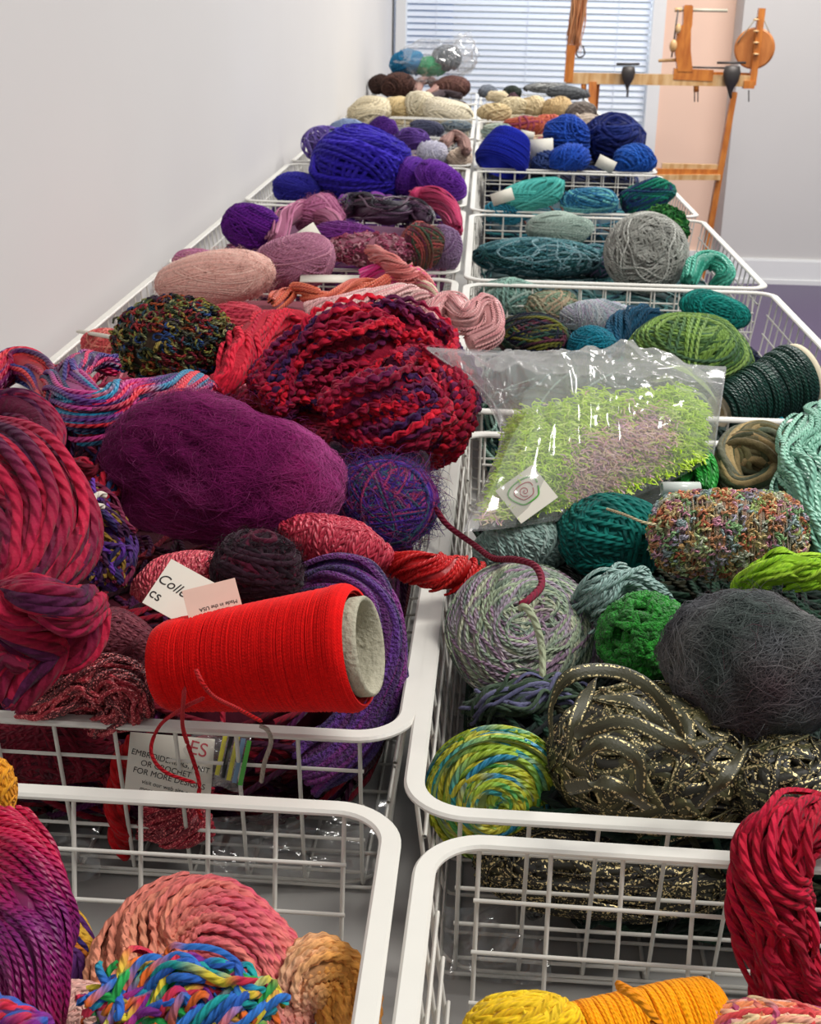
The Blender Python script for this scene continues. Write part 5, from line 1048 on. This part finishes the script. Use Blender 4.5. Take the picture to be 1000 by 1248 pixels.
# ------------------------------------------------------------------ spinning wheel at the far right
def wheel():
    Y = 5.35
    base = atY(800, 97, Y); e = empty('spinning_wheel', (base[0], Y, 0)); tag(e, 'upright wooden spinning wheel with a round disc and flyer by the peach wall', 'spinning wheel')
    W = lambda x, y, dy=0.: atY(x, y, Y+dy)
    s = ppm(W(800, 97))
    def bar(name, a, b, rx, mat, ry=None, sides=4):
        mb = MB(); d = b-a; Rm = rotm(d); t = np.linspace(0, 2*np.pi, sides+1)+(math.pi/4 if sides == 4 else 0); k = math.sqrt(2) if sides == 4 else 1
        ry = ry or rx; pr = np.stack([rx*k*np.cos(t), ry*k*np.sin(t)], 1); L = np.linalg.norm(d)
        V = np.array([[(p[0]*q, p[1]*q, z) for p in pr] for z, q in ((0, .001), (0, 1), (L, 1), (L, .001))])@Rm.T+a
        mb.grid(V, np.ones(3)); return obj(name, mb.mesh(name, sides > 4, origin=a), MAT[mat], e, a)
    bar('table_bar', W(689, 95), W(918, 99), .012, 'palewood', .02)
    bar('rear_bar', W(845, 91, .05), W(915, 93, .05), .012, 'wood')
    bar('maiden_foot', W(820, 90), W(868, 92), .014, 'wood', .02)
    # flyer maiden, waisted
    mb = MB(); zs = [(843, 87, 9), (840, 60, 9.5), (842, 35, 8), (846, 30, 5.5), (847, 8, 5.5), (847, 6, 4)]
    prev = None; V = []
    for i, (x, y, hw) in enumerate(zs):
        p = W(x-9, y); q = np.array([(p[0]+sx*hw/s, p[1]+sy*.016, p[2]) for sx, sy in ((-1, -1), (1, -1), (1, 1), (-1, 1), (-1, -1))]); V.append(q)
    V = [np.repeat(V[0].mean(0)[None], 5, 0)]+V+[np.repeat(V[-1].mean(0)[None], 5, 0)]
    mb.grid(np.array(V), np.ones(3)); c = W(835, 50); obj('maiden', mb.mesh('maiden', False, origin=c), MAT['wood'], e, c)
    bar('spindle', W(829, 12), W(886, 13), .006, 'stick', sides=8)
    for a, b, r in (((830, 73), (802, 74), .006), ((822, 12), (830, 12), .008)): bar('peg', W(*a), W(*b), r, 'palewood', sides=8)
    mb = MB(); p = W(823, 45, -.03); 
    for x, y, r in ((826, 35, .014), (820, 56, .018)):
        q = W(x, y, -.03); mb.grid(sphere_grid((r*.8, r*.8, r*1.3), 14, 9)+q, np.ones(3))
    obj('bobbin', mb.mesh('bobbin', True, origin=p), MAT['palewood'], e, p)
    bar('flyer_rod', W(826, 12, -.03), W(818, 70, -.03), .003, 'iron', sides=6)
    # disc and its post
    dc = W(919, 59, .03); mb = MB(); t = np.linspace(0, 2*np.pi, 49); R_ = 24/s
    prf = [(0, -.012), (R_-.006, -.012), (R_, -.007), (R_, .0), (R_-.004, .003), (R_-.004, .007), (R_, .010), (R_-.002, .014), (0, .014)]
    V = np.array([[(r*math.cos(a), y, r*math.sin(a)) for a in t] for r, y in prf])@zrot(-14).T+dc
    mb.grid(V, np.ones(3)); d_ = obj('drive_disc', mb.mesh('drive_disc', False, origin=dc), MAT['disc'], e, dc)
    mb = MB(); h = W(905, 67, .012); mb.grid(sphere_grid((.008, .004, .008), 12, 7)+h, np.ones(3)); obj('crank_hole', mb.mesh('crank_hole', True, origin=h), MAT['iron'], d_, h)
    bar('disc_post', W(916, 104), W(928, 10), .012, 'wood', .014)
    bar('post_foot', W(905, 103), W(918, 103), .02, 'wood', .014)
    for y in (24, 38, 52, 66): q = W(921-(y-52)*-.0, y, -.02); mb = MB(); mb.grid(sphere_grid((.012, .006, .004), 10, 6)+q, np.ones(3)); obj('hook', mb.mesh('hook', True, origin=q), MAT['palewood'], e, q)
    for x in (898, 942): bar('drive_cord', W(927, 14), W(x, 52, .03), .0022, 'stick', sides=6)
    # iron clamps with wing screws
    for x, y, k in ((765, 92, 1.), (891, 94, 1.25)):
        mb = MB(); p = W(x, y, -.03)
        cp_ = np.array([(.01, -11), (7, -10), (8.5, -4), (7, 4), (3.5, 10), (1.6, 15), (.01, 19)])*k/s; th = np.linspace(0, 2*np.pi, 13)
        mb.grid(np.stack([cp_[:, :1]*np.cos(th), cp_[:, :1]*np.sin(th)*.7, np.broadcast_to(-cp_[:, 1:], (7, 13))], -1)+p, np.ones(3))
        obj('clamp', mb.mesh('clamp', True, origin=p), MAT['iron'], e, p)
        bar('clamp_screw', W(x-14*k, y-14*k, -.03), W(x+14*k, y-14*k, -.03), .005, 'iron', sides=6)
        bar('wing_screw', W(x, y+14, -.03), W(x-1, y+26, -.03), .004, 'iron', sides=6)
    bar('tension_rod', W(842, 82, -.01), W(885, 83, -.01), .004, 'iron', sides=6)
    for x in (848, 711): bar('knob_peg', W(x, 100), W(x, 112), .010, 'wood', sides=8)
    for x in (846, 850, 912): bar('hook_wire', W(x, 110), W(x, 124), .0022, 'iron', sides=6)
    # legs and treadle
    top = W(894, 112); d = W(866, 270)-top; foot = top+d*(top[2]/-d[2]); bar('leg', top, foot, .011, 'wood', .017)
    t2 = W(722, 100); bar('leg', t2, np.array([t2[0]+.01, Y-.1, 0]), .014, 'wood', .018)
    t3 = W(726, 100, .02); bar('leg', t3, np.array([t3[0], Y+.3, 0]), .014, 'wood', .018)
    for a, b, dy in (((806, 202), (877, 204), .0), ((800, 216), (877, 216), -.02)): bar('treadle_rail', W(*a, dy), W(*b, dy), .010, 'palewood')
    bar('treadle_board', W(800, 209), W(876, 210), .014, 'wood', .012)
    # upright with hanging flax at the left end
    bar('distaff_post', W(692, 100), W(696, 55), .016, 'wood')
    fl = MB(); n = 90; N = 14; tt = np.linspace(0, 1, N)
    a = np.array([W(709+RNG.uniform(-11, 11), -25, RNG.uniform(-.03, .03)) for _ in range(n)]); b = np.array([W(698+RNG.uniform(-9, 10), RNG.uniform(45, 68), RNG.uniform(-.02, .02)) for _ in range(n)])
    P = a[:, None]*(1-tt[None, :, None])+b[:, None]*tt[None, :, None]; P[..., 0] += smooth_noise(n, N, .003)
    fl.tubes(P, .0032*np.sin(np.linspace(.5, np.pi-.2, N)), scol(n, N, ['b0714a', 'c48a60', '9a5c3a', 'd0a078']), 4); p = W(702, 30); o = obj('flax_bundle', fl.mesh('flax_bundle', True, origin=p), MAT['fibre'], e, p); o['label'] = 'hanging tan flax fibres'
    fl = MB(); fl.tubes(crom(np.array([W(704, 58), W(702, 66), W(706, 70), W(712, 66), W(710, 56)]), 20), .003, np.ones(3), 6); obj('hook', fl.mesh('hook', True, origin=p), MAT['iron'], e, p)
wheel()
